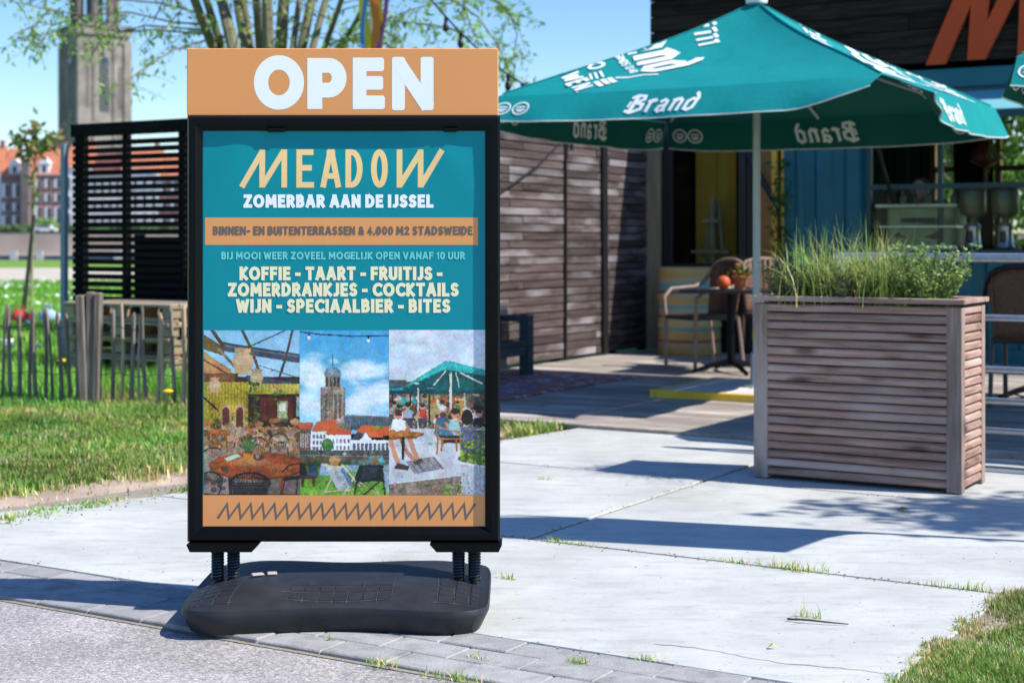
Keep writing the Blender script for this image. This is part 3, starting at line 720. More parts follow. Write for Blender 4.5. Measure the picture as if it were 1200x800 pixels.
# OPEN: heavy strokes
T = .047; H0 = sz(129); capO = sz(67)-sz(129)
st = []
def ps(s): return [(sx(x), sz(y)) for x, y in s]
Oc = arc(327, 97, 21.0, 23.5, 90, 450, 36); st.append(ps(Oc))
write(mb, st, .0415, fn_h, rnd=False)
write(mb, [ps([(369,128),(369,77),(386,77)] + arc(385,91.5,12.5,14.5,-90,90,14)[1:] + [(369,106)])], .043, fn_h, rnd=False)
write(mb, [ps([(448,75.8),(421.5,75.8),(421.5,120.2),(449,120.2)]), ps([(421.5,97.5),(447,97.5)])], .0395, fn_h, rnd=True)
write(mb, [ps([(467,127.5),(467,69)]), ps([(500.5,127.5),(500.5,69)])], .0375, fn_h, rnd=True)
write(mb, [ps([(466,72),(502,126)])], .040, lambda x, z, e: (x, -.00245, z), rnd=False)
mb.build('lettering', M['white_print'], header)
# poster sheet with gentle ripples near the top
PX0, PX1, PZ0, PZ1 = sx(236), sx(569), sz(620), sz(151)
def ripple(x, z):
    t_ = max(0, (z-1.12)/.28)
    return -.0045*t_*math.exp(-((x+.02)/.30)**2)*math.sin((z-1.10)*16) - .0035*t_*(math.exp(-((x+.33-.5*(z-1.3))/.045)**2)+math.exp(-((x-.30+.6*(z-1.3))/.05)**2))
pg = MB(); nx, nzv = 60, 84
for j in range(nzv+1):
    for i in range(nx+1):
        x = PX0-.006+(PX1-PX0+.012)*i/nx; z = PZ0-.006+(PZ1-PZ0+.012)*j/nzv; pg.v.append((x, .0036+ripple(x, z), z))
pg.f = [(j*(nx+1)+i, j*(nx+1)+i+1, (j+1)*(nx+1)+i+1, (j+1)*(nx+1)+i) for j in range(nzv) for i in range(nx)]
poster = pg.build('poster', M['teal_print'], sign, smooth=True)
fn = lambda x, z, e: (x, .0033+ripple(x, z)-e, z)
fn2 = lambda x, z, e: (x, .0029-e, z)
def band(x0, y0, x1, y1, name):
    m_ = MB(); m_.quad((sx(x0), .0033, sz(y1)), (sx(x1), .0033, sz(y1)), (sx(x1), .0033, sz(y0)), (sx(x0), .0033, sz(y0)))
    return m_.build(name, M['orange_print'], poster)
band(240, 255, 560, 287, 'orange_band'); band(236, 579, 571, 622, 'orange_band')
# logo line
lg = MB(); c0, c1, tl = 175, 220, .0165
def lp(ch, x0, x1):
    st = []
    for s in G[ch][1]: st.append([(sx(x0)+p[0]/G[ch][0]*(sx(x1)-sx(x0)), sz(c1)+tl/2+p[1]*(sz(c0)-sz(c1)-tl)) for p in s])
    write(lg, st, tl, fn, d=.02, rnd=False, square=True)
lp('m', 284.5, 334); lp('E', 350.5, 364); lp('A', 379, 396); lp('D', 408, 421.5); lp('O', 438, 451); lp('w', 467, 516.5)
M['logo'] = mat('sand_print', rgb('F2CE8E'), .45, 0, .02, 3); lg.build('logo_lettering', M['logo'], poster)
a = MB(); sgn(a, 'ZOMERBAR AAN DE IJSSEL', sx(396.5), sz(243.5), .0385, .0100, sx(508)-sx(285), lambda x, z, e: fn(x, z, e+.0002)); a.build('tagline_lettering', M['white_print'], poster)
a = MB(); sgn(a, 'BINNEN- EN BUITENTERRASSEN & 4.000 M2 STADSWEIDE', sx(401.5), sz(275.5), .0256, .0058, sx(554)-sx(249.5), fn2); a.build('band_lettering', M['grey_print'], poster)
a = MB(); sgn(a, 'BIJ MOOI WEER ZOVEEL MOGELIJK OPEN VANAF 10 UUR', sx(402), sz(304), .0220, .0047, sx(545.5)-sx(259.5), fn2); a.build('hours_lettering', M['mint_print'], poster)
a = MB()
sgn(a, 'KOFFIE - TAART - FRUITIJS -', sx(399.5), sz(328.5), .0400, .0099, sx(519)-sx(281), fn2)
sgn(a, 'ZOMERDRANKJES - COCKTAILS', sx(402), sz(347.5), .0400, .0099, sx(538)-sx(267.5), fn2)
sgn(a, 'WIJN - SPECIAALBIER - BITES', sx(402), sz(366.5), .0400, .0099, sx(528)-sx(277), fn2)
a.build('menu_lettering', M['yellow_print'], poster)
zg = []; x = 254
while x < 551:
    zg += [(x, 607), (x+9.2, 589.5), (x+9.8, 607)] if False else [(x, 606.5), (x+11, 590)]
    x += 13.8 if False else 13.2
zz = []
for i in range(22): x = 255 + i*13.6; zz += [(x, 607), (x+11.2, 590.5), (x+12.2, 607.0)] if i < 22 else []
zz = [(255,607)]
for i in range(1, 22): xe = 255 + i*13.9; zz += [(xe-3.0, 590.5), (xe-1.0, 607)]
zz += [(557, 590)]
a = MB(); write(a, [ps(zz)], .0082, fn2, rnd=False); a.build('zigzag_ornament', M['grey_print'], poster)

# three photographs on the poster, painted pixel by pixel
class Paint:
    def __init__(s, w, h, ss=2):
        s.w, s.h, s.ss = w, h, ss; s.a = np.zeros((h*ss, w*ss, 3)); s.Y, s.X = np.mgrid[0:h*ss, 0:w*ss]; s.X = (s.X+.5)/ss; s.Y = (s.Y+.5)/ss; s.r = np.random.default_rng(w*7+h)
    def mix(s, m, c, al=1):
        c = np.asarray([int(c[i:i+2],16)/255 for i in (0,2,4)] if isinstance(c, str) else c); m = m.astype(float)[...,None]*al; s.a = s.a*(1-m)+c*m
    def poly(s, pts, c, al=1):
        m = np.zeros(s.X.shape, bool); n = len(pts)
        for i in range(n):
            (x0,y0),(x1,y1) = pts[i], pts[(i+1)%n]
            if y0 == y1: continue
            m ^= ((s.Y >= min(y0,y1)) & (s.Y < max(y0,y1)) & (s.X < x0+(s.Y-y0)*(x1-x0)/(y1-y0)))
        s.mix(m, c, al)
    def rect(s, x0, y0, x1, y1, c, al=1): s.mix((s.X>=x0)&(s.X<x1)&(s.Y>=y0)&(s.Y<y1), c, al)
    def ell(s, cx, cy, rx, ry, c, al=1): s.mix(((s.X-cx)/rx)**2+((s.Y-cy)/ry)**2 < 1, c, al)
    def soft(s, cx, cy, rx, ry, c, al=1): s.mix(np.clip(1.3*(1-(((s.X-cx)/rx)**2+((s.Y-cy)/ry)**2)), 0, 1), c, al)
    def line(s, pts, wd, c, al=1):
        for (x0,y0),(x1,y1) in zip(pts, pts[1:]):
            dx, dy = x1-x0, y1-y0; l2 = dx*dx+dy*dy or 1; t = np.clip(((s.X-x0)*dx+(s.Y-y0)*dy)/l2, 0, 1)
            s.mix(((s.X-x0-t*dx)**2+(s.Y-y0-t*dy)**2) < (wd/2)**2, c, al)
    def vgrad(s, y0, y1, c0, c1, x0=0, x1=9999):
        f = lambda c: np.asarray([int(c[i:i+2],16)/255 for i in (0,2,4)])
        t = np.clip((s.Y-y0)/(y1-y0), 0, 1)[...,None]; m = ((s.Y>=y0)&(s.Y<y1)&(s.X>=x0)&(s.X<x1))[...,None]; s.a = np.where(m, f(c0)*(1-t)+f(c1)*t, s.a)
    def speck(s, x0, y0, x1, y1, cols, n, r0, r1, al=.8):
        for i in range(n):
            x, y = s.r.uniform(x0,x1), s.r.uniform(y0,y1); q = s.r.uniform(r0,r1); s.ell(x, y, q*s.r.uniform(.5,1.6), q, cols[i%len(cols)], al)
    def grain(s, amt, cells=0):
        n = s.r.normal(0, amt, s.X.shape)[...,None]; s.a = np.clip(s.a*(1+n), 0, 1)
    def noise(s, c):
        h, w = s.X.shape; g = s.r.normal(0, 1, (h//c+3, w//c+3)); y = np.arange(h)/c; x = np.arange(w)/c
        y0 = y.astype(int); x0 = x.astype(int); fy = (y-y0)[:,None]; fx = (x-x0)[None]; fy = fy*fy*(3-2*fy); fx = fx*fx*(3-2*fx)
        return (g[y0][:,x0]*(1-fy)*(1-fx) + g[y0+1][:,x0]*fy*(1-fx) + g[y0][:,x0+1]*(1-fy)*fx + g[y0+1][:,x0+1]*fy*fx)
    def out(s):
        h, w = s.X.shape; Yi, Xi = np.mgrid[0:h, 0:w]
        lum0 = s.a.mean(2)
        for k in range(5200):        # small broken-up detail, toned like what it sits on
            y, x = s.r.integers(2, h-6), s.r.integers(2, w-6)
            if s.a[y, x].max() > .74 or y < h*.16: continue
            hh, ww = s.r.integers(1, 5), s.r.integers(1, 5); c = s.a[y, x]*s.r.uniform(.70, 1.32) + s.r.normal(0, .012, 3)
            s.a[y:y+hh, x:x+ww] = s.a[y:y+hh, x:x+ww]*.45 + c*.55
        gx = np.abs(np.roll(lum0, 2, 1)-np.roll(lum0, -2, 1)) + np.abs(np.roll(lum0, 2, 0)-np.roll(lum0, -2, 0))
        s.a *= (1-.14*np.clip(gx*1.2, 0, 1))[...,None]           # darker contours, as in a contrasty print
        dx = s.noise(5)*.45; dy = s.noise(5)*.45
        s.a = s.a[np.clip(Yi+np.round(dy).astype(int), 0, h-1), np.clip(Xi+np.round(dx).astype(int), 0, w-1)]
        tone = 1 + .08*s.noise(26) + .06*s.noise(9) + .06*s.noise(4) + .05*s.noise(2); flat = s.a.max(2) > .72
        tone = np.where(flat, 1+(tone-1)*.30, tone); s.a = np.clip(s.a*tone[...,None], 0, 1)
        s.a = np.clip(s.a + np.stack([s.noise(12), s.noise(12), s.noise(12)], -1)*.018, 0, 1); s.a = np.clip((s.a-.45)*1.08+.44, 0, 1)
        a = s.a; return a
def person_small(p, x, y, h, shirt, skin='C99A7C', hair='3A2A22', legs='4A4A55'):
    p.ell(x, y-h*.82, h*.11, h*.14, skin); p.ell(x, y-h*.90, h*.12, h*.09, hair)
    p.poly([(x-h*.2,y-h*.35),(x-h*.17,y-h*.66),(x,y-h*.72),(x+h*.17,y-h*.66),(x+h*.2,y-h*.35)], shirt)
    p.line([(x-h*.16,y-h*.6),(x-h*.24,y-h*.42),(x-h*.08,y-h*.36)], h*.09, skin)
    p.rect(x-h*.18, y-h*.36, x+h*.2, y-h*.1, legs); p.rect(x-h*.15, y-h*.15, x-h*.05, y, legs); p.rect(x+h*.06, y-h*.15, x+h*.16, y, legs)
def photo_terrace():
    p = Paint(113, 191)
    p.rect(0,0,113,191,'8A6A4A'); p.vgrad(0,62,'8CC0DC','B4D6E4')
    for i in range(26): p.line([(0,3+i*2.4),(113,1+i*2.4)], .5, '7FB2D0', .5)
    p.poly([(0,5),(24,20),(24,30),(0,22)], '6B5A3A'); p.poly([(0,25),(32,46),(34,52),(0,50)],'B98A5A')
    p.poly([(22,14),(113,28),(113,38),(22,24)],'4B5560'); p.line([(24,18),(113,31)],1.2,'7A8690')
    p.line([(10,0),(24,20)],4,'5A4438'); p.line([(45,0),(56,22),(68,58)],3.2,'6A5040'); p.line([(104,0),(96,32),(86,62)],2.4,'5A4438'); p.line([(96,0),(52,20),(22,14)],1.1,'3C3A3C')
    p.line([(18,22),(36,42)],3,'8A7464'); p.line([(62,40),(113,56)],.8,'55606A'); p.line([(0,34),(40,58)],2,'6A4A38')
    p.rect(0,50,40,62,'7A5236'); p.rect(36,54,113,66,'3F3833'); p.poly([(50,52),(113,62),(113,67),(50,62)],'505862')
    p.vgrad(60,112,'B5A23C','9C8A30',0,52)
    for i in range(14): p.rect(2+i*3.7,61,3.6+i*3.7,112,'8E7C2A',.6)
    p.vgrad(62,74,'C4B65A','A69842',52,113)
    for i in range(14): p.rect(54+i*4.4,62,56+i*4.4,74,'98883C',.6)
    p.rect(52,74,113,118,'3A241C'); p.rect(66,78,104,104,'5C3026'); p.rect(86,82,98,106,'9FA878'); p.rect(88,84,96,94,'D8DCC8'); p.rect(108,76,113,100,'8AA69C')
    for i in range(10): p.rect(68+i*1.9,79,68.6+i*1.9,103,'3A1C18',.6)
    for x in (26,42): p.rect(x-6,94,x+6,122,'A98F6C'); p.ell(x,94,6.5,8,'A98F6C'); p.rect(x-4,95,x+4,120,'5A3428'); p.ell(x,95,4.2,6,'5A3428')
    p.line([(0,78),(16,92)],2,'2B2A28'); p.line([(34,100),(34,130)],1.3,'2E2620')
    for cx,cy,s in ((46,37,12),(62,55,7.5),(13,64,7)):
        p.ell(cx,cy,s,s*1.05,'BFA27C'); p.rect(cx-s*.8,cy-s*1.35,cx+s*.8,cy-s*.9,'B4966E'); p.ell(cx,cy-s*.2,s*.95,s*.5,'D0B690',.6); p.ell(cx,cy+s*.9,s*.8,s*.3,'C6AA80')
        for k in range(5): p.line([(cx-s,cy-s*.7+k*s*.35),(cx+s,cy-s*.7+k*s*.35)],.5,'93764E',.6)
    p.speck(50,60,64,104,['3E5A2C','56703A','2C4420'],40,.8,2.2); p.speck(82,70,90,86,['4A6634','6B8448'],14,.8,2)
    p.rect(0,118,113,191,'8D8074'); p.vgrad(112,150,'A08C78','847468',0,113)
    p.speck(52,104,113,140,['C9A87C','B4824E','6B4A34','D8C6AC','8A5A3A','4A3830','A9673A'],80,1.2,4,.75)
    p.speck(0,104,46,140,['B8763A','C78B52','7A4A2C','8C7A52','5B4630','D2B28A'],60,1.2,3.8,.75)
    p.ell(18,118,14,3,'B0642C'); p.line([(12,120),(10,142)],1.6,'9A5426'); p.line([(26,120),(28,140)],1.6,'9A5426'); p.rect(11,112,17,119,'C0703A'); p.speck(9,104,19,113,['3E5C30','2F4A26'],10,1,2)
    p.line([(62,116),(82,136)],2,'D1A468'); p.line([(66,112),(88,134)],2,'C08E50'); p.line([(34,134),(40,116),(38,136)],1.3,'C8A878')
    for cx,cy in ((88,128),(64,132)):
        p.line(arc(cx,cy,11,8,180,360,10),1.2,'2A2824')
        for k in range(7): p.line([(cx-9+k*3,cy),(cx-7+k*2.3,cy+10)],.5,'2A2824')
        p.line([(cx-10,cy+8),(cx-12,cy+22)],1,'2A2824'); p.line([(cx+10,cy+8),(cx+12,cy+22)],1,'2A2824')
    p.rect(0,160,113,191,'83766E'); p.speck(0,150,113,191,['6E625C','94877E','5A504C'],60,1,4,.5); p.poly([(70,168),(113,160),(113,191),(60,191)],'6A5C58',.6)
    p.line([(92,160),(92,191)],4,'8A4E24'); p.line([(30,165),(32,191)],4,'40302A')
    p.ell(63,158,56,15,'6A3018'); p.ell(62,156,56,15,'8E4A28'); p.soft(55,152,30,7,'B9805A',.8); p.soft(90,158,20,5,'A56A46',.7)
    p.poly([(24,148),(38,143),(44,146),(28,152)],'B5CDB0'); p.poly([(46,141),(59,141),(57,153),(48,153)],'C2853E'); p.ell(52.5,141,6.5,1.6,'7A4A20')
    for dx,dy in ((-8,-16),(-4,-20),(0,-18),(4,-21),(9,-16),(-9,-8),(10,-9)): p.line([(52,140),(52+dx,140+dy*.85)],2.4,'39552F'); p.line([(52,140),(52+dx*.8,140+dy*.7)],.8,'6A8A50')
    p.ell(64,146,6,5,'5E4038'); p.ell(64,142,5,3,'8C6E5C'); p.ell(63,146,2,2,'A98A78')
    p.line(arc(54,178,23,13,178,362,16),2.6,'1E1E22'); p.line(arc(54,178,20,9,180,360,16),1,'2A2A2E')
    for k in range(13): p.line([(34+k*3.3,176),(38+k*2.6,166+abs(k-6)*.4)],.8,'25252A')
    p.poly([(31,176),(77,176),(74,191),(36,191)],'23232A',.85)
    for k in range(4): p.line([(32,178+k*3.4),(77,178+k*3.4)],.7,'4B4A50')
    p.line(arc(12,150,16,14,150,300,10),1.5,'24242A'); p.line(arc(8,176,14,12,180,360,10),1.5,'24242A'); p.line([(0,172),(22,176),(18,191)],1.2,'24242A'); p.speck(0,158,26,191,['2A2A2E','5A504A','3A3638'],24,1,3,.6)
    p.line([(92,164),(100,156),(113,154)],1.5,'24242A'); p.line([(94,172),(113,170)],4,'24242A'); p.line([(96,172),(90,191)],1.2,'24242A'); p.line([(110,172),(108,191)],1.2,'24242A')
    p.grain(.05); return p.out()
def photo_river():
    p = Paint(105, 191)
    p.vgrad(0,120,'4FA6D2','8CC4E0')
    for cx,cy,rx,ry,a in ((10,48,26,18,.9),(22,60,22,14,.9),(70,44,26,12,.85),(88,48,20,9,.8),(62,52,20,9,.7),(86,76,30,16,.9),(66,86,22,12,.9),(100,70,20,14,.8),(12,84,28,18,.8),(52,100,60,14,.7),(18,30,14,6,.4)): p.soft(cx,cy,rx,ry,'E2EEF4',a)
    for i in range(40): p.soft(p.r.uniform(0,105),p.r.uniform(35,105),p.r.uniform(5,12),p.r.uniform(2,5),['F2F7F9','B9D6E6'][i%2],.35)
    p.line([(0,2),(30,5.5),(64,7),(105,6.5)],1.2,'2E3C48'); 
    for x,y in ((11,5),(80,8)): p.rect(x-1.2,y-1,x+1.2,y+2,'22303A'); p.ell(x,y+4,2,2.4,'DCE6E6')
    # tower
    p.line([(38.5,28),(38.5,46)],.8,'56626A'); p.ell(38.5,40,1.4,1.4,'6A767E'); p.ell(38.5,50,9.5,7,'6E8A98'); p.ell(36,48,4,4,'9CB4BE',.7); p.rect(29,50,48,53,'7E8A90')
    p.rect(30,53,47.5,66,'8F8478')
    for x in (32,36.5,41,45): p.rect(x-1.1,54,x+1.1,65,'4A4642')
    p.rect(25,66,52.5,68.5,'A39888'); p.poly([(26,68),(38,68),(37,108),(25,108)],'8E8274'); p.poly([(38,68),(52,68),(53,108),(37,108)],'A99B88')
    for x,w in ((31,1.4),(42,1.5),(47,1.5)): p.rect(x-w,74,x+w,102,'5C544C',.8)
    p.speck(26,68,52,108,['7C7066','BBAE9A','6A6058'],60,.4,1.3,.5)
    for x in (25.5,38,52): p.rect(x-.8,66,x+.8,110,'6E645A',.6)
    p.poly([(52,102),(56,98),(105,100),(105,114),(54,116)],'5B6874'); p.poly([(20,108),(60,108),(58,122),(18,122)],'7E7468')
    for i in range(14): p.rect(56+i*3.6,101,57+i*3.6,114,'46525E',.6)
    p.line([(54,99),(105,100.5)],.8,'7C8894')
    # houses
    p.rect(0,112,14,140,'7C6258'); p.poly([(0,107),(16,107),(14,114),(0,114)],'C25E34'); p.rect(0,116,14,140,'6C5750',.6)
    p.rect(13,116,32,144,'E4E6E8'); p.poly([(14,117),(20,106),(40,103),(48,117)],'CC6A3C'); p.poly([(30,120),(36,112),(60,116),(60,122)],'C4613A')
    p.rect(31,121,60,145,'EDEEF0'); p.poly([(62,124),(72,110),(86,110),(98,124)],'CE6B3E'); p.poly([(86,112),(105,111),(105,122),(92,122)],'C86238'); p.poly([(60,126),(68,118),(84,124),(84,130),(60,130)],'3F4C58')
    p.rect(59,127,105,145,'E6E9EC'); p.poly([(70,127),(77,118),(84,127)],'EEF0F2')
    for yy in (121,128,135): 
        for i in range(4): p.rect(15.5+i*4.2,yy,17.8+i*4.2,yy+4.2,'6E7880')
    for yy in (126,134): 
        for i in range(6): p.rect(34+i*4.4,yy,35.8+i*4.4,yy+4.6,'77828A')
    for i in range(9): p.rect(62+i*4.8,131,65+i*4.8,139,'5E6A74')
    for i in range(5): p.rect(1+i*2.7,119,2.4+i*2.7,136,'C8CCD0',.7)
    p.ell(32.5,133,6.5,7.5,'3C6838'); p.ell(31,130,4,4,'54803F'); p.rect(32,138,33.4,145,'4A3A2A'); p.ell(92,112,6,2,'6F8A3C')
    p.rect(0,139,105,153,'4A5048'); p.speck(0,140,105,150,['3A4438','6B6C60','2E3430','8A8478','A8A49A'],70,.5,1.8,.7); p.rect(0,146,105,153,'5B544E'); p.line([(0,145),(105,146)],1,'86807A')
    p.vgrad(153,191,'4F7A30','74A83C'); p.rect(0,152,105,157,'3A5A28'); p.rect(48,156,105,164,'93AFC4',.8); p.speck(0,158,105,191,['5F9636','82B44A','4A7A2A','93BE5A'],130,.6,2.2,.5)
    p.rect(0,168,20,172,'4E3A2E'); p.rect(2,172,5,181,'4E3A2E'); p.rect(15,172,18,181,'4E3A2E')
    for x,c in ((2,'26282E'),(15,'3F5468'),(29,'9AB0C4')): p.ell(x,150,3,3.4,'6A5040'); p.poly([(x-6,168),(x-4,154),(x+4,154),(x+7,168)],c)
    p.rect(60,150,105,176,'84A6C4',.35)
    # deck chairs
    p.line([(36,160),(57,186)],2.4,'D8C7A2'); p.line([(30,187),(40,164)],2,'D8C7A2'); p.line([(30,187),(62,184)],1.8,'CDBB96'); p.line([(66,166),(52,189)],2,'D8C7A2'); p.line([(50,156),(70,180)],2,'D8C7A2')
    p.poly([(29,156),(48,158),(60,182),(44,185)],'A9B9B4'); p.poly([(29,156),(38,157),(50,184),(44,185)],'BCCAC4',.7); p.line([(27,156),(50,158)],1.8,'D8C7A2')
    p.ell(40.5,151,6.5,6.2,'A47C4E'); p.ell(39,149,4.4,3.6,'C29A66',.8); p.line([(50,162),(60,178)],4,'5A7E9C')
    p.poly([(70,156),(97,156),(101,176),(86,174),(67,178),(64,170)],'1F2A30'); p.poly([(74,158),(92,158),(90,170),(72,172)],'35444A',.7); p.line([(66,176),(64,191)],1.8,'3A342E'); p.line([(70,176),(92,191)],1.8,'B8A684'); p.line([(94,174),(74,191)],1.8,'3A342E'); p.line([(98,174),(99,190)],1.8,'3A342E'); p.poly([(97,160),(105,154),(105,191),(99,182)],'97A9B8')
    p.ell(88,151,5.5,4.5,'86603E'); p.ell(83,149,2.6,3,'3E8AA4'); p.ell(95,150,3,3,'4A9AB0')
    p.grain(.045); return p.out()
def photo_parasol():
    p = Paint(113, 191)
    p.vgrad(0,70,'D2DEE8','C4D2DE'); 
    for i in range(16): p.soft(p.r.uniform(0,113),p.r.uniform(0,55),p.r.uniform(12,34),p.r.uniform(5,12),['E2EAF0','BACBD9'][i%2],.5)
    p.rect(0,60,113,114,'6A5A4C'); p.rect(0,58,20,70,'5A6068'); p.rect(8,78,32,86,'3FA0A0'); p.rect(38,74,60,112,'A78E62'); p.rect(62,76,92,112,'8A6A42'); p.rect(78,80,90,100,'C08A4A'); p.rect(94,76,113,112,'4A4A50')
    p.speck(0,72,113,114,['3C2E28','6E5340','A88A6A','54626A','D8C4AE','C04A38','3E4A58','F0E6DC'],190,.9,3,.8)
    p.poly([(0,64),(20,66),(70,36),(113,48),(113,72),(0,70)],'1F6A6C'); p.poly([(0,69),(17,66),(66,36),(113,48),(113,53),(64,45),(50,60),(18,70),(0,72)],'2F9A98')
    p.poly([(20,66),(70,36),(113,47),(113,53),(64,46),(54,58)],'36A3A0'); p.poly([(17,68),(64,46),(113,53),(113,74),(18,72)],'1B5658'); p.rect(0,70,113,74,'17494C')
    p.line([(70,36),(64,46)],.8,'58BDB8'); p.line([(66,48),(52,64)],1.8,'D8D8CC'); p.line([(78,50),(82,66)],1.8,'C8CCC4'); p.line([(84,50),(108,62)],2.2,'D6D8CE'); p.line([(72,50),(72,92)],2.6,'D4D6CC'); p.line([(34,68),(34,114)],2.2,'CCD0CA'); p.line([(88,74),(88,100)],1.8,'BCC2BC'); p.ell(32,62,3.4,1.3,'DCEAE8',.8); p.rect(44,67,54,68,'5A9A98')
    for x in (3,24,46): p.rect(x,74,x+2,112,'2F2622')
    p.speck(0,106,113,116,['C8C2BA','8A847C','E2DCD4','5C544E'],50,1,3,.7)
    p.rect(0,114,113,191,'C4C9CE'); p.speck(0,116,113,170,['D4D9DE','B2B8BE','CCD2D6','DDE1E4'],90,2,7,.4); p.poly([(52,118),(84,114),(90,132),(60,130)],'A5ABB2',.7); p.line([(0,134),(113,128)],.7,'98A0A6'); p.line([(84,112),(113,150)],.7,'98A0A6')
    p.poly([(20,152),(52,146),(64,160),(30,166)],'8C8A8E',.9)
    for k in range(5): p.line([(24+k*7,152-k*1.3),(34+k*7,165-k*1.3)],.6,'5E5C60')
    p.poly([(0,178),(84,168),(84,191),(0,191)],'8C7B6C'); p.line([(0,178),(84,168)],1.2,'D8DADA'); p.line([(0,184),(84,175)],.8,'6C5D50'); p.speck(0,178,84,191,['7A6A5C','9C8C7C'],40,1,3,.5)
    p.speck(62,178,96,191,['6E9A3C','8CB04C','4E7A2C','B2B060'],60,.8,2.4,.8)
    for x,y,h,c in ((22,113,30,'A9B6C0'),(39,112,28,'B03A3A'),(6,106,24,'7A8A92'),(12,112,26,'D8D2CC'),(80,98,16,'3E8A4A'),(100,112,24,'E4DCD4')): person_small(p,x,y,h,c)
    # man left at small table
    p.poly([(2,118),(4,104),(12,101),(20,106),(22,120),(4,122)],'E4ECEE'); p.ell(11,98,4.4,5.4,'C58E72'); p.ell(11,94.5,4.6,2.8,'5A4636'); p.rect(7.5,97,15,98.8,'26221F'); p.line([(20,108),(24,118),(14,120)],2.6,'C58E72')
    p.line([(6,122),(2,128),(10,152)],5,'C98F72'); p.line([(24,124),(27,134),(33,150)],5,'C98F72'); p.line([(14,124),(20,140),(29,150)],4.4,'BC8064'); p.poly([(10,153),(24,158),(22,162),(6,160)],'4A4644'); p.poly([(28,152),(38,148),(39,152),(30,156)],'4A4644')
    p.poly([(0,121),(14,116),(40,119),(30,123),(0,125)],'B7793E'); p.poly([(0,124),(30,122.5),(40,119.5),(40,121),(30,125),(0,127)],'8A5426'); p.rect(15,124,18,150,'2B2A2C'); p.ell(21,117,2.4,3,'D8733A'); p.ell(4,118,4,3,'D87838')
    # man in chair
    p.poly([(53,120),(55,103),(64,99),(72,106),(75,122),(56,124)],'4E7286'); p.ell(62,94,4.8,6,'C58F76'); p.ell(62,90,5,3.6,'D2D4D2'); p.ell(63,98,4,3,'6A4A3A'); p.line([(66,108),(78,118),(90,120)],3.6,'C58F76'); p.poly([(58,122),(88,122),(90,130),(62,130)],'2E323A'); p.rect(84,128,88,140,'4A6078')
    for q in ([(54,110),(57,126),(84,126)],[(54,110),(60,113),(82,118),(84,126)],[(57,126),(56,143)],[(83,126),(85,143)],[(62,126),(61,140)],[(78,126),(79,140)]): p.line(q,1.9,'B77A3C')
    p.ell(76,98,4,5,'C4907A'); p.ell(77,94,5,3.6,'43302A'); p.poly([(69,116),(72,103),(80,103),(84,116)],'9CC4C4'); p.line([(78,106),(84,100)],2,'C4907A')
    p.ell(91,101,6.5,9,'2B2024'); p.poly([(82,122),(84,112),(98,110),(103,122)],'74B4B0'); p.ell(105,95,4.4,5.4,'C4907A'); p.ell(105,91,5,3.4,'2A2226'); p.poly([(97,112),(100,102),(110,101),(113,112)],'22262C'); p.rect(101,94,109,96,'1E1A1A')
    # lavender planter
    p.rect(85,116,113,158,'4E6A34'); p.speck(84,112,113,158,['5E8A34','8CA83C','3E5C28','B4B84A','6E7A3A'],170,.8,2.6,.8); p.speck(84,112,113,140,['6A5AA4','84709A','5A4A8C','7E6AB0'],90,.7,1.8,.8)
    p.poly([(83,152),(113,158),(113,191),(87,191)],'B4B9BE'); p.poly([(83,152),(113,157),(113,160),(83,155)],'D6DADC')
    for k in range(6): p.line([(86+k*5,156),(88+k*4.6,191)],.6,'8E959C')
    p.grain(.04); return p.out()
def photo(x0, x1, y0, y1, img, yo):
    h, w_ = img.shape[:2]; r_ = 2
    im = np.kron(img, np.ones((1,1,1)))
    xs_ = np.linspace(sx(x0), sx(x1), w_); zs = np.linspace(sz(y0), sz(y1), h)
    Xg, Zg = np.meshgrid(xs_, zs); v = np.stack([Xg, np.full_like(Xg, yo), Zg], -1).reshape(-1,3)
    i, j = np.meshgrid(np.arange(w_-1), np.arange(h-1)); q = (j*w_+i).ravel()
    f = np.stack([q, q+w_, q+w_+1, q+1], 1)
    return np_mesh('photo_print', v, f, lin(np.clip(im,0,1)).reshape(-1,3), M['photo'], poster)
photo(238.5, 351.5, 387, 580, photo_terrace(), .0033)
photo(351, 456.5, 387, 580, photo_river(), .00315)
photo(455.8, 569.3, 386.5, 580, photo_parasol(), .0030)
# brackets, springs, base
for c in (264, 546.5):
    fb = MB(); a0 = 42/405.4; s_ = 1 if c < 400 else -1
    poly = [(sx(c-42), sz(634.5)), (sx(c+42), sz(634.5)), (sx(c+ (34 if s_>0 else 38)), sz(643)), (sx(c-(38 if s_>0 else 34)), sz(643))]
    fb.prism(poly, -.045, .06, lambda x, z, y: (x, y, z)); fb.build('bracket', M['black_metal'], sign)
    for dx in (-9.3, 9.3):
        sp_ = MB(); pts = []
        for k in range(12*11+1): t_ = k/(12*11); an = 2*PI*11*t_; pts.append((sx(c+dx)+.0155*math.cos(an), .005+.0155*math.sin(an), .085+(sz(642)-.085)*t_))
        sp_.tube(pts, .0042, 6); sp_.tube([(sx(c+dx), .005, .08), (sx(c+dx), .005, sz(642))], .0125, 10); sp_.build('spring', M['spring'], sign, smooth=True)
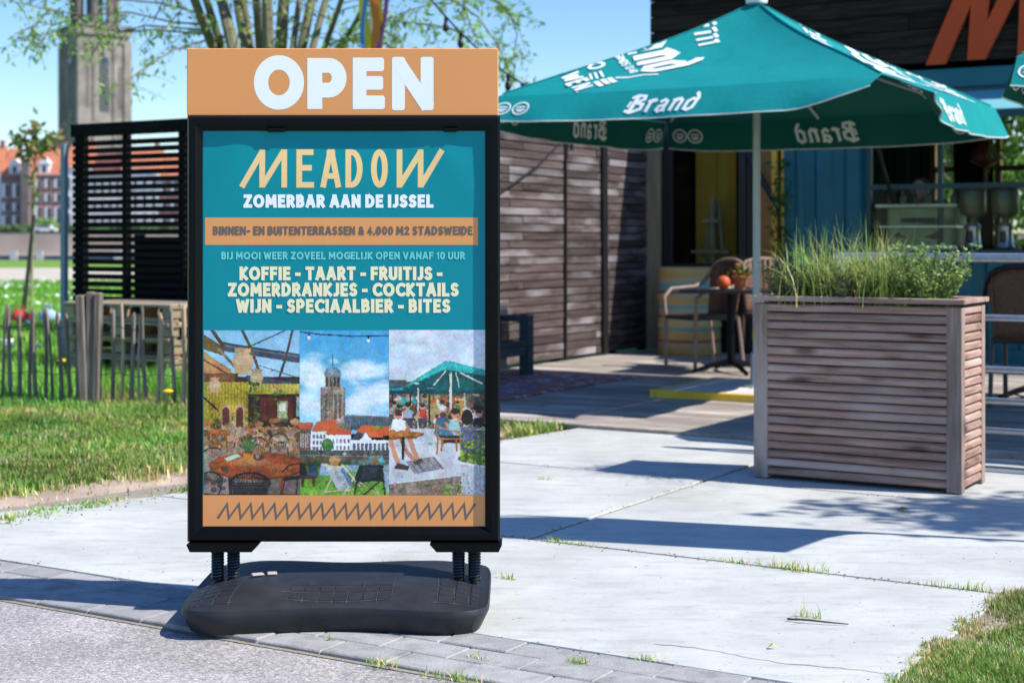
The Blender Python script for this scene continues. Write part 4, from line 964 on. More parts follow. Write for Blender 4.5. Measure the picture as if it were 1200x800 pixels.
# base: waisted rubber slab with sloping faces
bm_ = MB(); N = 96
def outline(t_, k=1.0):
    c, s = math.cos(t_), math.sin(t_); e = 8.0
    r = (abs(c)**e + abs(s)**e)**(-1/e); x = .425*r*c*k; y = .325*r*s
    return x, y*(1 - .17*math.cos(min(1, abs(x)/.40)*PI/2)**2)*k
rings = [(.93, .0), (.95, .004), (1.0, .050), (1.0, .060), (.992, .068), (.975, .071), (.80, .090), (.60, .102), (.45, .1055), (.25, .1075), (.02, .108)]
vs = []
for k, z in rings:
    for i in range(N):
        x, y = outline(2*PI*i/N, 1)
        kk = k
        zz = z
        if k < .99 and z > .05: zz = z - .006*(abs(x*k)/.425)**3
        vs.append((x*kk, y*kk, zz))
fs = [(j*N+i, j*N+(i+1)%N, (j+1)*N+(i+1)%N, (j+1)*N+i) for j in range(len(rings)-1) for i in range(N)] + [tuple(range(N-1,-1,-1)), tuple((len(rings)-1)*N+i for i in range(N))]
bm_.add(vs, fs); base = bm_.build('base', M['rubber'], sign, smooth=True); base.location = (sx(402.5), .012, 0)
def btop(x, y):
    # height of the base top at a point, from its rings
    t_ = math.atan2(y/.325, x/.425); lo, hi = .01, 1.2
    best = None
    for i in range(N):
        pass
    X, Y = outline_at(x, y); return X
def radial_k(x, y):
    # scale k so that (x, y) lies on outline*k
    a_ = math.atan2(y, x); best = None
    lo, hi = -PI, PI
    d0 = 9
    for i in range(360):
        t_ = -PI + 2*PI*i/360; ox_, oy_ = outline(t_); d = abs((math.atan2(oy_, ox_)-a_+PI) % (2*PI)-PI)
        if d < d0: d0 = d; best = (ox_, oy_)
    return math.hypot(x, y)/math.hypot(*best)
def base_z(x, y):
    k = radial_k(x, y); rr = [(r, z) for r, z in rings[4:]]
    for (r1, z1), (r2, z2) in zip(rr, rr[1:]):
        if r2 <= k <= r1: z = z2+(z1-z2)*(k-r2)/(r1-r2); return z - .006*(abs(x)/.425)**3
    return .06
gl = MB()
def gline(p, q, n=8, wd=.0016):
    pts = [(p[0]+(q[0]-p[0])*i/n, p[1]+(q[1]-p[1])*i/n) for i in range(n+1)]
    L_, R_ = ribbon(pts, wd); k = len(pts)
    gl.add([(x, y, base_z(x, y)+.0018) for x, y in L_] + [(x, y, base_z(x, y)+.0018) for x, y in R_], [(j, k+j, k+j+1, j+1) for j in range(k-1)])
for i in range(8): x = -.13 + i*.041; gline((x, -.255), (x*.96+.005, -.13))
for y in (-.245,-.205,-.165): gline((-.15, y), (.17, y), 12)
for s_ in (-1, 1):
    for x in (.285,.33,.37): gline((s_*x, -.28), (s_*(x-.01), -.02))
    for y in (-.27,-.225,-.18,-.13,-.08): gline((s_*.275, y), (s_*.395, y), 6)
for i in range(14): x = -.26+i*.04; gline((x, .02), (x, .05), 2)
tl_ = MB()
def tile(x0, x1, y0, y1, g=.0022):
    x0 += g; x1 -= g; y0 += g; y1 -= g; n = 3; top = []
    o = len(tl_.v)
    for k, (ins, dz) in enumerate(((0, -.002), (.0018, .0034))):
        for j in range(n+1):
            for i in range(n+1):
                x = x0+ins+(x1-x0-2*ins)*i/n; y = y0+ins+(y1-y0-2*ins)*j/n; tl_.v.append((x, y, base_z(x, y)+dz))
    m_ = (n+1)**2
    tl_.f += [(o+m_+j*(n+1)+i, o+m_+j*(n+1)+i+1, o+m_+(j+1)*(n+1)+i+1, o+m_+(j+1)*(n+1)+i) for j in range(n) for i in range(n)]
    ring = [(i,0) for i in range(n)]+[(n,j) for j in range(n)]+[(i,n) for i in range(n,0,-1)]+[(0,j) for j in range(n,0,-1)]
    for (i0,j0),(i1,j1) in zip(ring, ring[1:]+ring[:1]): tl_.f.append((o+j0*(n+1)+i0, o+j1*(n+1)+i1, o+m_+j1*(n+1)+i1, o+m_+j0*(n+1)+i0))
for i in range(7):
    for j in range(3): tile(-.13+i*.041, -.13+(i+1)*.041, (-.245,-.205,-.165)[j], (-.205,-.165,-.128)[j])
for s_ in (-1, 1):
    for xa, xb in ((.283,.328),(.328,.370),(.370,.398)):
        for ya, yb in zip((-.27,-.225,-.18,-.13,-.08),(-.225,-.18,-.13,-.08,-.035)): tile(min(s_*xa,s_*xb), max(s_*xa,s_*xb), ya, yb)
tl_.build('tread_blocks', M['rubber'], base)
gl.build('grip_pattern', M['rubber_line'], base)
ch = MB(); ch.box((-.245, -.03, .1075), (.035,.022,.006), .4, bev=.002); ch.box((-.205,-.02,.1085), (.028,.03,.005), .2, bev=.002); ch.build('scuff_mark', mat('pale_scuff', (.42,.36,.33), .9), base)

# ------------------------------------------------------------------ planter with its plants
PA0, PA1, PB0, PB1, PH = -.46, .47, 2.97, 3.36, .80
pl = thing('planter_box', 'tall slatted wooden planter box of greyish larch on the concrete', 'planter', P((PA0+PA1)/2, (PB0+PB1)/2), ANG)
hx, hy = (PA1-PA0)/2, (PB1-PB0)/2
def slats(length, axis, fixed):
    m_ = MB(); n = 20; p_ = (PH-.03)/n
    for i in range(n):
        z = .018 + p_*(i+.5) ; d = (length, .022, p_*.87) if axis == 0 else (.022, length, p_*.87)
        c = (0, fixed+R.uniform(-.0015,.0015), z) if axis == 0 else (fixed, 0, z)
        m_.box(c, d, R.uniform(-.002,.002), R.uniform(-.03,.03) if axis == 0 else 0, R.uniform(-.0025,.0025) if axis == 0 else 0, bev=.007)
    return m_
slats(2*hx-.115, 0, -hy+.012).build('front_slats', M['planter'], pl)
slats(2*hx-.115, 0, hy-.012).build('back_slats', M['planter'], pl)
slats(2*hy-.10, 1, hx-.012).build('side_slats', M['planter_side'], pl)
slats(2*hy-.10, 1, -hx+.012).build('side_slats', M['planter_side'], pl)
for a_ in (-1, 1):
    for b_ in (-1, 1):
        m_ = MB(); m_.box((a_*(hx-.032), b_*(hy-.026), PH/2-.005), (.066,.052,PH-.018), bev=.003); m_.build('corner_post', M['planter_v'], pl)
m_ = MB(); m_.box((0,0,PH/2-.02), (2*hx-.06, 2*hy-.06, PH-.08)); m_.build('liner', M['black_seat'], pl)
m_ = MB()
for y in (-hy+.018, hy-.018): m_.box((0, y, PH+.009), (2*hx+.03, .062, .022), bev=.003)
for x in (-hx+.018, hx-.018): m_.box((x, 0, PH+.009), (.062, 2*hy-.03, .0215), bev=.003)
m_.build('top_rim', M['planter'], pl)
m_ = MB(); m_.box((0,0,PH-.035), (2*hx-.07,2*hy-.07,.02)); m_.build('soil', M['soil'], pl)
def gclump(name, label, ab, hgt, nb, cols, spread, seed, flop=.9):
    """arching grass blades as tapering strips"""
    rg = np.random.default_rng(seed); V_ = []; T = []; C = []; nseg = 6
    for i in range(nb):
        az = rg.uniform(0, 2*PI); h = hgt*rg.uniform(.55, 1.1); l = flop*rg.uniform(.05, .9)**1.3; w_ = rg.uniform(.0022,.0042)
        bx, by = rg.normal(0, spread, 2); d = np.array([math.cos(az), math.sin(az)]); s_ = np.array([-d[1], d[0]])
        c = cols[rg.integers(len(cols))]*rg.uniform(.7, 1.3); o = len(V_)
        for k in range(nseg+1):
            f = k/nseg; r_ = l*h*f**2.1; z = h*(f - .42*l*f**2.6)
            for q in (-1, 1): V_.append((bx+d[0]*r_+s_[0]*q*w_*(1-f*.93), by+d[1]*r_+s_[1]*q*w_*(1-f*.93), z)); C.append(c)
        for k in range(nseg): T += [(o+2*k, o+2*k+1, o+2*k+3), (o+2*k, o+2*k+3, o+2*k+2)]
    o = np_mesh(name, V_, T, np.array(C), M['grass']); o.location = P(*ab, PH-.028); return tag(o, label, 'plant', 'plants in the wooden planter')
gc = [np.array(c) for c in ((.36,.50,.09),(.24,.40,.07),(.54,.56,.17),(.18,.31,.06),(.58,.52,.25))]
gclump('ornamental_grass', 'leftmost arching green grass clump in the wooden planter, near the parasol pole', (-.20, 3.13), .39, 320, gc, .075, 1, 1.5)
gclump('ornamental_grass', 'taller yellow-green grass clump in the middle of the wooden planter', (.04, 3.17), .41, 320, gc, .075, 2, 1.5)
def herb(name, label, ab, hgt, nst, cols, seed, lf=.014, rad=.11):
    rg = np.random.default_rng(seed); V_ = []; T = []; C = []
    st = MB()
    for i in range(nst):
        az = rg.uniform(0, 2*PI); r_ = rad*math.sqrt(rg.random()); bx, by = r_*math.cos(az)*.5, r_*math.sin(az)*.5; h = hgt*rg.uniform(.55,1.05)
        tx, ty = r_*math.cos(az)*1.4, r_*math.sin(az)*1.2
        pts = [(bx+(tx-bx)*f, by+(ty-by)*f, h*f) for f in (0,.35,.7,1)]; st.tube(pts, [.0022,.002,.0016,.001], 4)
        for k in range(26):
            f = rg.uniform(.12, 1); p = np.array([bx+(tx-bx)*f, by+(ty-by)*f, h*f]); d = rg.normal(0,1,3); d[2] = abs(d[2])*.7; d /= np.linalg.norm(d)
            s_ = np.cross(d, rg.normal(0,1,3)); s_ /= np.linalg.norm(s_)+1e-9; l = lf*rg.uniform(.8,1.8); o = len(V_)
            V_ += [p, p+d*l*.5+s_*l*.28, p+d*l, p+d*l*.5-s_*l*.28]; T += [(o,o+1,o+2),(o,o+2,o+3)]; c = cols[rg.integers(len(cols))]*rg.uniform(.7,1.3); C += [c]*4
    root = thing(name, label, 'plant', P(*ab, PH-.028), 0, 'plants in the wooden planter')
    st.build('stems', M['twig'], root); np_mesh('leaves', V_, T, np.array(C), M['leaf'], root); return root
hc = [np.array(c) for c in ((.21,.35,.08),(.15,.26,.06),(.32,.45,.13),(.38,.48,.19))]
hp = [np.array(c) for c in ((.10,.16,.05),(.12,.07,.10),(.07,.12,.04),(.18,.22,.09),(.12,.19,.06))]
herb('leafy_herb', 'bushy green leafy herb at the right end of the wooden planter', (.275, 3.15), .27, 80, hc, 5, .017, .16)
herb('heather_plant', 'low dark purplish herb at the left front corner of the wooden planter', (-.31, 3.10), .19, 60, hp, 6, .013, .12)
herb('heather_plant', 'low dark purplish herb between the two grass clumps of the planter', (-.06, 3.09), .17, 70, hp, 7, .013, .15)

# ------------------------------------------------------------------ parasols
SS = 1.285; ZC, ZA = 2.01, 2.70
def canopy_z(x, y):
    ax, ay = abs(x), abs(y); m_ = max(ax, ay)/SS; r_ = min(ax, ay)/max(ax, ay, 1e-6)
    sag = -.055*math.sin(PI*min(1, m_))*(1-r_**2)
    return ZC + (ZA-ZC)*(1-m_)*(1-.10*math.sin(PI*min(1,m_))) + sag - .012*(1-r_*r_)*m_
def make_parasol(name, label, loc, base=True):
    root = thing(name, label, 'parasol', loc, ANG, 'teal parasols on the terrace')
    cm = MB(); n = 56
    for j in range(n+1):
        for i in range(n+1):
            x, y = -SS+2*SS*i/n, -SS+2*SS*j/n; cm.v.append((x, y, canopy_z(x, y) + (.007*nz(x,y,3.2,21) + .010*nz(x*.6+y,y*.2-x*.2,5,22)*max(0,(max(abs(x),abs(y))/SS-.45)))*min(1,4*(1-max(abs(x),abs(y))/SS)+.25)*(1-(min(abs(x),abs(y))/max(abs(x),abs(y),1e-6))**2)))
    cm.f = []
    for j in range(n):
        for i in range(n):
            a_, b_, c_, d_ = j*(n+1)+i, j*(n+1)+i+1, (j+1)*(n+1)+i+1, (j+1)*(n+1)+i
            cm.f += [(a_,b_,c_),(a_,c_,d_)] if (i-n/2+.5)*(j-n/2+.5) > 0 else [(a_,b_,d_),(b_,c_,d_)]
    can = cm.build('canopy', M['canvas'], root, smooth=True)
    for k in range(4):
        a_ = PI/4+k*PI/2; sm = MB(); pts = []
        for q in range(30): e = SS*1.404*(.04+.95*q/29); pts.append((e*math.cos(a_), e*math.sin(a_), canopy_z(e*math.cos(a_)*.999, e*math.sin(a_)*.999)+.004))
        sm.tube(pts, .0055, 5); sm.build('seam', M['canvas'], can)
    # valances: four flaps, flaring out and fluttering
    def val(side, s, t):
        """s in -1..1 along the edge, t in 0..1 down"""
        drop = .235*(1-.12*abs(s)**6); flare = .05*t + .018*math.sin(7*s+side*2)*t + .014*math.sin(17*s+side)*t*t
        if side == 0: drop *= .80*(1 - .50*max(0, (s-.60)/.40)**1.4); flare += (.11 + .07*max(0, (s-.1)/.9))*t*(1.25-.25*t)
        if side == 1: drop *= (1 - .42*max(0, (-s-.35)/.65)**1.2); flare += .17*t*max(0, (-s-.1)/.9) + .05*t
        e = (s*SS*.995, -SS-.003-flare); a_ = side*PI/2
        zt = canopy_z(s*SS*.999, -SS*.999)
        return (e[0]*math.cos(a_)-e[1]*math.sin(a_), e[0]*math.sin(a_)+e[1]*math.cos(a_), zt - drop*t)
    for side in range(4):
        vm = MB(); ns, ntt = 40, 6
        for j in range(ntt+1):
            for i in range(ns+1): vm.v.append(val(side, -1+2*i/ns, j/ntt))
        vm.f = [(j*(ns+1)+i, (j+1)*(ns+1)+i, (j+1)*(ns+1)+i+1, j*(ns+1)+i+1) for j in range(ntt) for i in range(ns)]
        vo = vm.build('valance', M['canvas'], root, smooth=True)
        pp = MB(); pp.tube([val(side, -1+2*i/ns, 1) for i in range(ns+1)], .005, 5); pp.build('piping', M['piping'], vo)
        # word in the middle of the flap, printed through to the inside; round badges by the corners
        st, ts, wdt = blackletter(.145); wdt *= 1.28; st = [[(q[0]*1.28, q[1]) for q in s] for s in st]; ts = [t_*1.25 for t_ in ts]; ba = []
        for bx in ((-1.20, -1.06) if side in (0, 1) else (-1.18, -1.05, 1.05, 1.18)):
            ba += [arc(bx, .115, .058, .052, 90, 450, 18), [(bx-.035,.128),(bx+.035,.128)], [(bx-.035,.105),(bx+.035,.105)], [(bx-.02,.09),(bx+.02,.09)]]
        for off in (-1, 1):
            lm = MB()
            def fnv(x, y, e, off=off):
                p = val(side, x/SS, 1-y/.235); a_ = side*PI/2; nxx, nyy = math.sin(a_), -math.cos(a_); d = off*(-1)*(.004+e)
                return (p[0]-nxx*(-d)*-1*-1, p[1]-nyy*(-d)*-1*-1, p[2]) if False else (p[0]+nxx*(.004+e)*off, p[1]+nyy*(.004+e)*off, p[2])
            write(lm, [[(q[0]-wdt/2-(.03 if side else .05), q[1]+.050) for q in s] for s in st], ts, fnv, d=.03, lay=.0006, rnd=False)
            write(lm, ba, .011, fnv, d=.03, lay=.0006, rnd=False)
            lm.build('lettering', M['canvas_white'], vo)
    # big print across two opposite ribs
    for rot in (0, PI):
        lm = MB(); ca, sa = math.cos(rot), math.sin(rot)
        def fnc(x, y, e):
            # x across the rib, y towards the apex; rib on the corner (-,-)... the left or right corner of the picture
            q = 1/math.sqrt(2); rr = (SS*math.sqrt(2) - y); px, py = (-rr*q, -rr*q); px += x*q; py += -x*q
            # rotate the corner (-,-) print onto (-SS,-SS)->left and (SS,SS)->right
            X, Y = ca*px - sa*py, sa*px + ca*py
            mm = max(abs(X), abs(Y)); 
            return (X, Y, canopy_z(X, Y)+.007+e)
        st, ts, wdt = blackletter(.37); ts = [t_*1.3 for t_ in ts]; write(lm, [[(q[0]-wdt/2-.02, q[1]*1.0+.90) for q in s] for s in st], ts, fnc, d=.035, lay=.0008, rnd=False)
        w1, ww = letters('IN WIJLRE SINDS 1340'.replace('3','3'), .06, .012); write(lm, [[(p[0]-ww/2, p[1]+.80) for p in s] for s in w1], .012, fnc, d=.03, lay=.0008, rnd=False)
        w1, ww = letters('BROUWEN.', .15, .03, .2); write(lm, [[(p[0]-ww/2, p[1]+.40) for p in s] for s in w1], .03, fnc, d=.03, lay=.0008, rnd=False)
        w1, ww = letters('ZO', .12, .024, .2); write(lm, [[(p[0]-ww/2, p[1]+.60) for p in s] for s in w1], .024, fnc, d=.03, lay=.0008, rnd=False)
        for sx_ in (-1, 1):
            write(lm, [[(sx_*.14,.62),(sx_*.26,.60)], [(sx_*.14,.655),(sx_*.26,.64)], [(sx_*.14,.585),(sx_*.25,.565)]], .016, fnc, d=.03, lay=.0008, rnd=False)
            write(lm, [[(sx_*(.31+.045*(k%3)), .57+.045*(k//3)), (sx_*(.345+.045*(k%3)), .575+.045*(k//3))] for k in range(9)], .034, fnc, d=.03, lay=.0008)
            write(lm, [[(sx_*.34,.70),(sx_*.40,.76),(sx_*.43,.86),(sx_*.50,.93)]], .022, fnc, d=.03, lay=.0008)
        for k in range(7): write(lm, [[(-.21+.07*k-.02, 1.36-.012*abs(k-3)),(-.21+.07*k+.02, 1.46-.012*abs(k-3))], [(-.22+.07*k,1.50-.02*abs(k-3)),(-.17+.07*k,1.50-.02*abs(k-3))]], .026, fnc, d=.03, lay=.0008)
        lm.build('lettering', M['canvas_white'], can)
    pm = MB(); pm.tube([(0,0,.05),(0,0,2.62)], .026, 16); pole = pm.build('pole', M['pole'], root, smooth=True)
    pm = MB(); pm.tube([(0,0,.385),(0,0,.46)], .0275, 16); pm.build('yellow_band', M['yellow'], pole, smooth=True)
    pm = MB(); pm.lathe([(.02,2.675),(.07,2.685),(.075,2.71),(.055,2.73),(.02,2.735)], 18); pm.build('finial', M['frame_white'], root, smooth=True)
    pm = MB(); pm.lathe([(.03,2.20),(.065,2.21),(.065,2.26),(.03,2.27)], 16); pm.build('runner', M['pole'], root)
    for k in range(8):
        an = k*PI/4; e = SS*(1.36 if k % 2 else .97); x, y = e*math.cos(an), e*math.sin(an)
        pm = MB(); pts = [(x*f, y*f, canopy_z(x*f*.985, y*f*.985)-.045) for f in [.03+.95*q/16 for q in range(17)]]; pm.tube(pts, .011, 6)
        rb = pm.build('rib', M['pole'], root); pm = MB(); pm.tube([(.06*math.cos(an),.06*math.sin(an),2.235), (x*.5, y*.5, canopy_z(x*.5,y*.5)-.03)], .009, 6); pm.build('strut', M['pole'], rb)
    if base:
        pm = MB()
        for a_ in (-1, 1):
            for b_ in (-1, 1): pm.box((a_*.252, b_*.252, .046), (.495,.495,.05), bev=.006)
        pb_ = pm.build('base', M['quay_pale'], root)
        pm = MB()
        for a_ in (-1, 1): pm.box((a_*.525, 0, .043), (.045, 1.09, .055), bev=.004); pm.box((0, a_*.525, .043), (1.0, .045, .0545), bev=.004)
        pm.build('yellow_edge', M['yellow'], pb_)
        pm = MB(); pm.lathe([(.11,.072),(.11,.082),(.045,.09),(.04,.30),(.03,.31)], 16); pm.build('socket', M['steel'], pb_)
    return root
par = make_parasol('parasol', 'large square teal parasol open in the middle of the terrace, behind the planter', P(-1.80, 6.33))
par2 = dup(par, (4.345, 8.30, 0), None, 'second teal parasol, only its tip showing at the right edge of the picture')

# ------------------------------------------------------------------ weathered slat wall and black lattice screen
HW = 2.11
wall = thing('slatted_wall', 'weathered brown horizontal board wall with a gate beside the terrace', 'wall', P(-4.38, 6.4), ANG)
m_ = MB(); z = .045; i = 0
while z < HW-.05:
    y = 0; first = [.9, 2.46, 1.6][i % 3]
    for y0, y1 in ((0.0, 1.84), (1.868, 3.545)):
        cut = y0 + (y1-y0)*R.choice([.35,.5,.62,1,1])
        for s0, s1 in ((y0, cut), (cut, y1)):
            if s1-s0 < .05: continue
            m_.box((R.uniform(-.004,.004), (s0+s1)/2, z+.030+R.uniform(-.002,.002)), (.022, s1-s0-.004, .060), 0, R.uniform(-.0025,.0025), 0, bev=.003)
    z += .0685; i += 1
m_.build('boards', M['weathered'], wall)
m_ = MB()
for y in (.04, 1.80, 2.86, 3.49): m_.box((-.05, y, HW/2), (.07,.07,HW-.02), bev=.003)
m_.build('rear_posts', M['black_wood'], wall)
m_ = MB(); m_.box((-.017, 1.77, HW/2), (.006, 3.5, HW-.1)); m_.build('backing', M['inner_dark'], wall)
m_ = MB(); m_.box((.022, 1.854, HW/2+.01), (.022,.026,HW+.04), bev=.002); m_.build('gate_post', M['charcoal'], wall)
m_ = MB(); m_.box((.030, 2.58, HW/2), (.03,.085,HW-.06), 0, .012, 0, bev=.003); m_.build('dark_wall_strip', M['charcoal'], wall)  # upright dark strip on the board face, slightly tilted
m_ = MB(); m_.box((-.01, 1.77, HW+.012), (.10, 3.56, .024), bev=.003); m_.build('coping', M['weathered'], wall)
cb = MB(); cb.tube([(.035, .30, 1.30), (.035, .9, 1.52), (.035, 1.35, 1.70), (.035, 1.83, 1.97)], .009, 6)
cbo = cb.build('wall_cable', M['cable'], wall)
cb = MB(); cb.tube([(.05,.62,1.42),(.05,.62,1.60)], .014, 8); cb.tube([(.05,1.92,1.86),(.05,1.92,2.02)], .016, 8); cb.build('lamp_holder', M['cable'], cbo)

lat = thing('lattice_screen', 'tall black slatted screen with daylight between its slats, behind the pallets', 'screen', P(-8.45, 6.4), ANG)
LL = 4.03; m_ = MB(); z = .06
while z < HW-.16:
    m_.box((LL/2, 0, z+.02), (LL, .022, .046), bev=.002); z += .0665
m_.build('slats', M['black_wood'], lat)
for x, w_ in ((.055,.11), (.62,.05), (1.30,.07), (2.3,.07), (3.3,.07), (LL-.06,.11)):
    m_ = MB(); m_.box((x, .05, HW/2-.02), (w_,.07,HW-.04), bev=.003); m_.build('post', M['black_wood'], lat)
m_ = MB(); m_.box((LL/2, .012, HW-.045), (LL+.04,.06,.115), bev=.003); m_.build('top_beam', M['black_wood'], lat)
m_ = MB(); m_.box((LL/2+.35, .11, .55), (LL-.8,.02,1.02)); m_.box((.72,.11,.62),(.12,.02,1.0)); m_.build('backing_board', M['black_wood'], lat)
bp_ = MB(); bp_.box((0,0,.97), (.055,.05,1.94), bev=.004)
tag(bp_.build('fence_pole', M['blue_grey'], None, loc=P(-8.5, 6.34), rz=ANG), 'blue-grey square pole at the left end of the black slatted screen', 'pole')

# ------------------------------------------------------------------ bar building
FB = 9.95
bar = thing('container_bar', 'teal shipping container bar with serving hatch and charred wood upper storey', 'building', P(0, FB), ANG)
CA0, CA1 = -2.98, 3.10
def corr(m_, a0, a1, z0, z1, y=0):
    p_ = .28; a = a0; prof = []
    while a < a1-1e-6:
        for da, dy in ((0,0),(.07,0),(.105,.036),(.205,.036),(.24,0)):
            if a+da < a1: prof.append((a+da, y+dy))
        a += p_
    prof.append((a1, y)); k = len(prof)
    m_.add([(x, yy, z0) for x, yy in prof]+[(x, yy, z1) for x, yy in prof], [(i, i+1, k+i+1, k+i) for i in range(k-1)])
    m_.add([(x, yy+.004, z0) for x, yy in prof]+[(x, yy+.004, z1) for x, yy in prof], [(i+1, i, k+i, k+i+1) for i in range(k-1)])
m_ = MB(); corr(m_, CA0+.06, -2.22, .12, 2.42, .02); corr(m_, -2.22, 1.9, .12, .93, .02); corr(m_, 1.9, CA1-.06, .12, 2.42, .02); m_.build('wall', M['cont'], bar)
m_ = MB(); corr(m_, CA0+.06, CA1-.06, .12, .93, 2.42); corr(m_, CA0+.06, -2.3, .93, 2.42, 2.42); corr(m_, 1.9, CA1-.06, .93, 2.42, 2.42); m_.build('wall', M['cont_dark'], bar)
m_ = MB()
for y in (.03, 2.41):
    m_.box(((CA0+CA1)/2, y, .07), (CA1-CA0-.004, .10, .12)); m_.box(((CA0+CA1)/2, y, 2.485), (CA1-CA0-.004, .10, .17), bev=.008)
for x in (CA0+.045, CA1-.045):
    for y in (.03, 2.41): m_.box((x, y, 1.275), (.10,.106,2.26), bev=.006)
m_.build('frame', M['cont'], bar)
m_ = MB(); m_.box((CA0+.05, 1.22, 1.28), (.02,2.3,2.3)); m_.box((CA1-.05,1.22,1.28),(.02,2.3,2.3)); m_.build('end_wall', M['inner_wood'], bar)
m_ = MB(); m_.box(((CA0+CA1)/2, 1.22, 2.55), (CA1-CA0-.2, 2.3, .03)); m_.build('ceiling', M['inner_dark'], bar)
m_ = MB(); m_.box(((CA0+CA1)/2, 1.22, .06), (CA1-CA0-.2, 2.28, .05)); m_.build('floor', M['inner_wood'], bar)
m_ = MB(); m_.box((-.15, .05, .965), (4.15,.34,.045), bev=.004); m_.build('counter', M['cont_dark'], bar)
# hatch frame with glazing bars and shelf
m_ = MB()
for x in (-2.19, -1.55, -.62, .35, 1.3, 1.87): m_.box((x, .03, 1.69), (.045,.05,1.40), bev=.003)
m_.box((-.16,.03,2.36),(4.1,.052,.08)); m_.box((-.16,.028,1.545),(4.08,.056,.045)); hf = m_.build('hatch_frame', M['cont_dark'], bar)
m_ = MB()
for x0, x1 in ((-2.17,-1.57),(-1.53,-.64),(-.60,.33)): m_.quad((x0,.032,.99),(x1,.032,.99),(x1,.032,1.52),(x0,.032,1.52))
m_.build('glass', M['glass'], hf)
m_ = MB()
for x in (-2.28,-1.62,-1.02,-.35,.35,1.1,1.88): m_.box((x, 2.40, 1.68), (.06,.06,1.48))
for z in (1.0, 1.80, 2.38): m_.box((-.2,2.40,z),(4.2,.055,.055))
m_.build('rear_window_frame', M['inner_wood'], bar)
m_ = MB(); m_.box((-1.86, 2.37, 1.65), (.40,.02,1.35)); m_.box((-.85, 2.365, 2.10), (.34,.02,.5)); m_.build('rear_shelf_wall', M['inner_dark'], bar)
# awning flap, sloping down and out
m_ = MB(); aw = [(-1.93,-.02,2.345),(2.2,-.02,2.345),(2.2,-.75,2.12),(-1.93,-.75,2.12)]
nrm = Vector((0,-.235,.6)).normalized()*.02
m_.add(aw+[tuple(Vector(p)+nrm) for p in aw], [(0,1,2,3)[::-1],(4,5,6,7)[::-1],(0,1,5,4),(1,2,6,5),(2,3,7,6),(3,0,4,7)]); awo = m_.build('awning', M['cont_light'], bar)
m_ = MB(); m_.box((.135,-.755,2.10),(4.13,.02,.06)); m_.build('awning_edge', M['cont_dark'], awo)
for x in (-1.95, -.3, 1.4, 2.2):
    m_ = MB(); m_.tube([(x,-.03,1.40),(x,-.73,2.10)], .016, 8); m_.build('strut', M['charcoal'], awo)
# charred upper storey
m_ = MB(); z = 2.625; i = 0
while z < 3.5:
    a = -4.34
    while a < CA1:
        e = min(CA1, a+R.uniform(1.6,3.2)); m_.box(((a+e)/2, -.035+R.uniform(-.004,.004), z+.072), (e-a-.005,.025,.143), 0, R.uniform(-.02,.02), R.uniform(-.001,.001), bev=.003); a = e
    z += .150; i += 1
m_.build('cladding', M['burnt'], bar)
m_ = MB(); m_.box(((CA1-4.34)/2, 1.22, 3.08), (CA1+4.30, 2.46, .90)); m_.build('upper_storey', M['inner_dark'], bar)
m_ = MB(); m_.box(((CA1-4.34)/2, 1.22, 3.57), (CA1+4.46, 2.66, .05)); m_.build('roof', M['charcoal'], bar)
# raised letters
sg = MB(); HL = .92; zb = 2.60
def lets(chs, x, thick=.125):
    for ch, wd_ in chs:
        gw = G[ch][0] or 1
        for s in G[ch][1]:
            s = [(x + p[0]/gw*(wd_-thick), p[1]*(HL-thick)+thick/2) for p in s]
            L_, R_ = ribbon(s, thick); k = len(s)
            for j in range(k-1):
                q = [L_[j], R_[j], R_[j+1], L_[j+1]]; sg.prism(q, -.062-.0015*(j%3), -.10-.0015*(j%3)-.002*G[ch][1].index(s) if False else -.10-.0015*(j%3), lambda x_, z_, y_: (x_, y_, zb+z_))
        x += wd_ + .16
G['m3'] = (.95, [[(0,.0),(.40,1.02),(.43,.0)], [(.46,.0),(.86,1.02),(.90,0)]])
# the slanted first letter built as four overlapping bars stepped in depth
def bar_poly(poly, k): sg.prism(poly, -.060-.0012*k, -.105-.0012*k, lambda x_, z_, y_: (x_, y_, zb+z_))
mx0 = -1.645
bar_poly([(mx0,0),(mx0+.17,0),(mx0+.58,HL),(mx0+.40,HL)], 0)
bar_poly([(mx0+.36,.02),(mx0+.50,.02),(mx0+.58,HL),(mx0+.42,HL)], 1)
bar_poly([(mx0+.37,.02),(mx0+.51,.02),(mx0+.97,HL),(mx0+.81,HL)], 2)
bar_poly([(mx0+.78,0),(mx0+.94,0),(mx0+.97,HL),(mx0+.82,HL)], 3)
sg.build('letter', M['red_letter'], bar); sg = MB()
xx = mx0+1.19
for ch, wd_ in (('E',.52),('A',.58),('D',.52),('O',.52)):
    sg = MB(); lets([(ch, wd_)], xx); sg.build('letter', M['red_letter'], bar); xx += wd_+.16
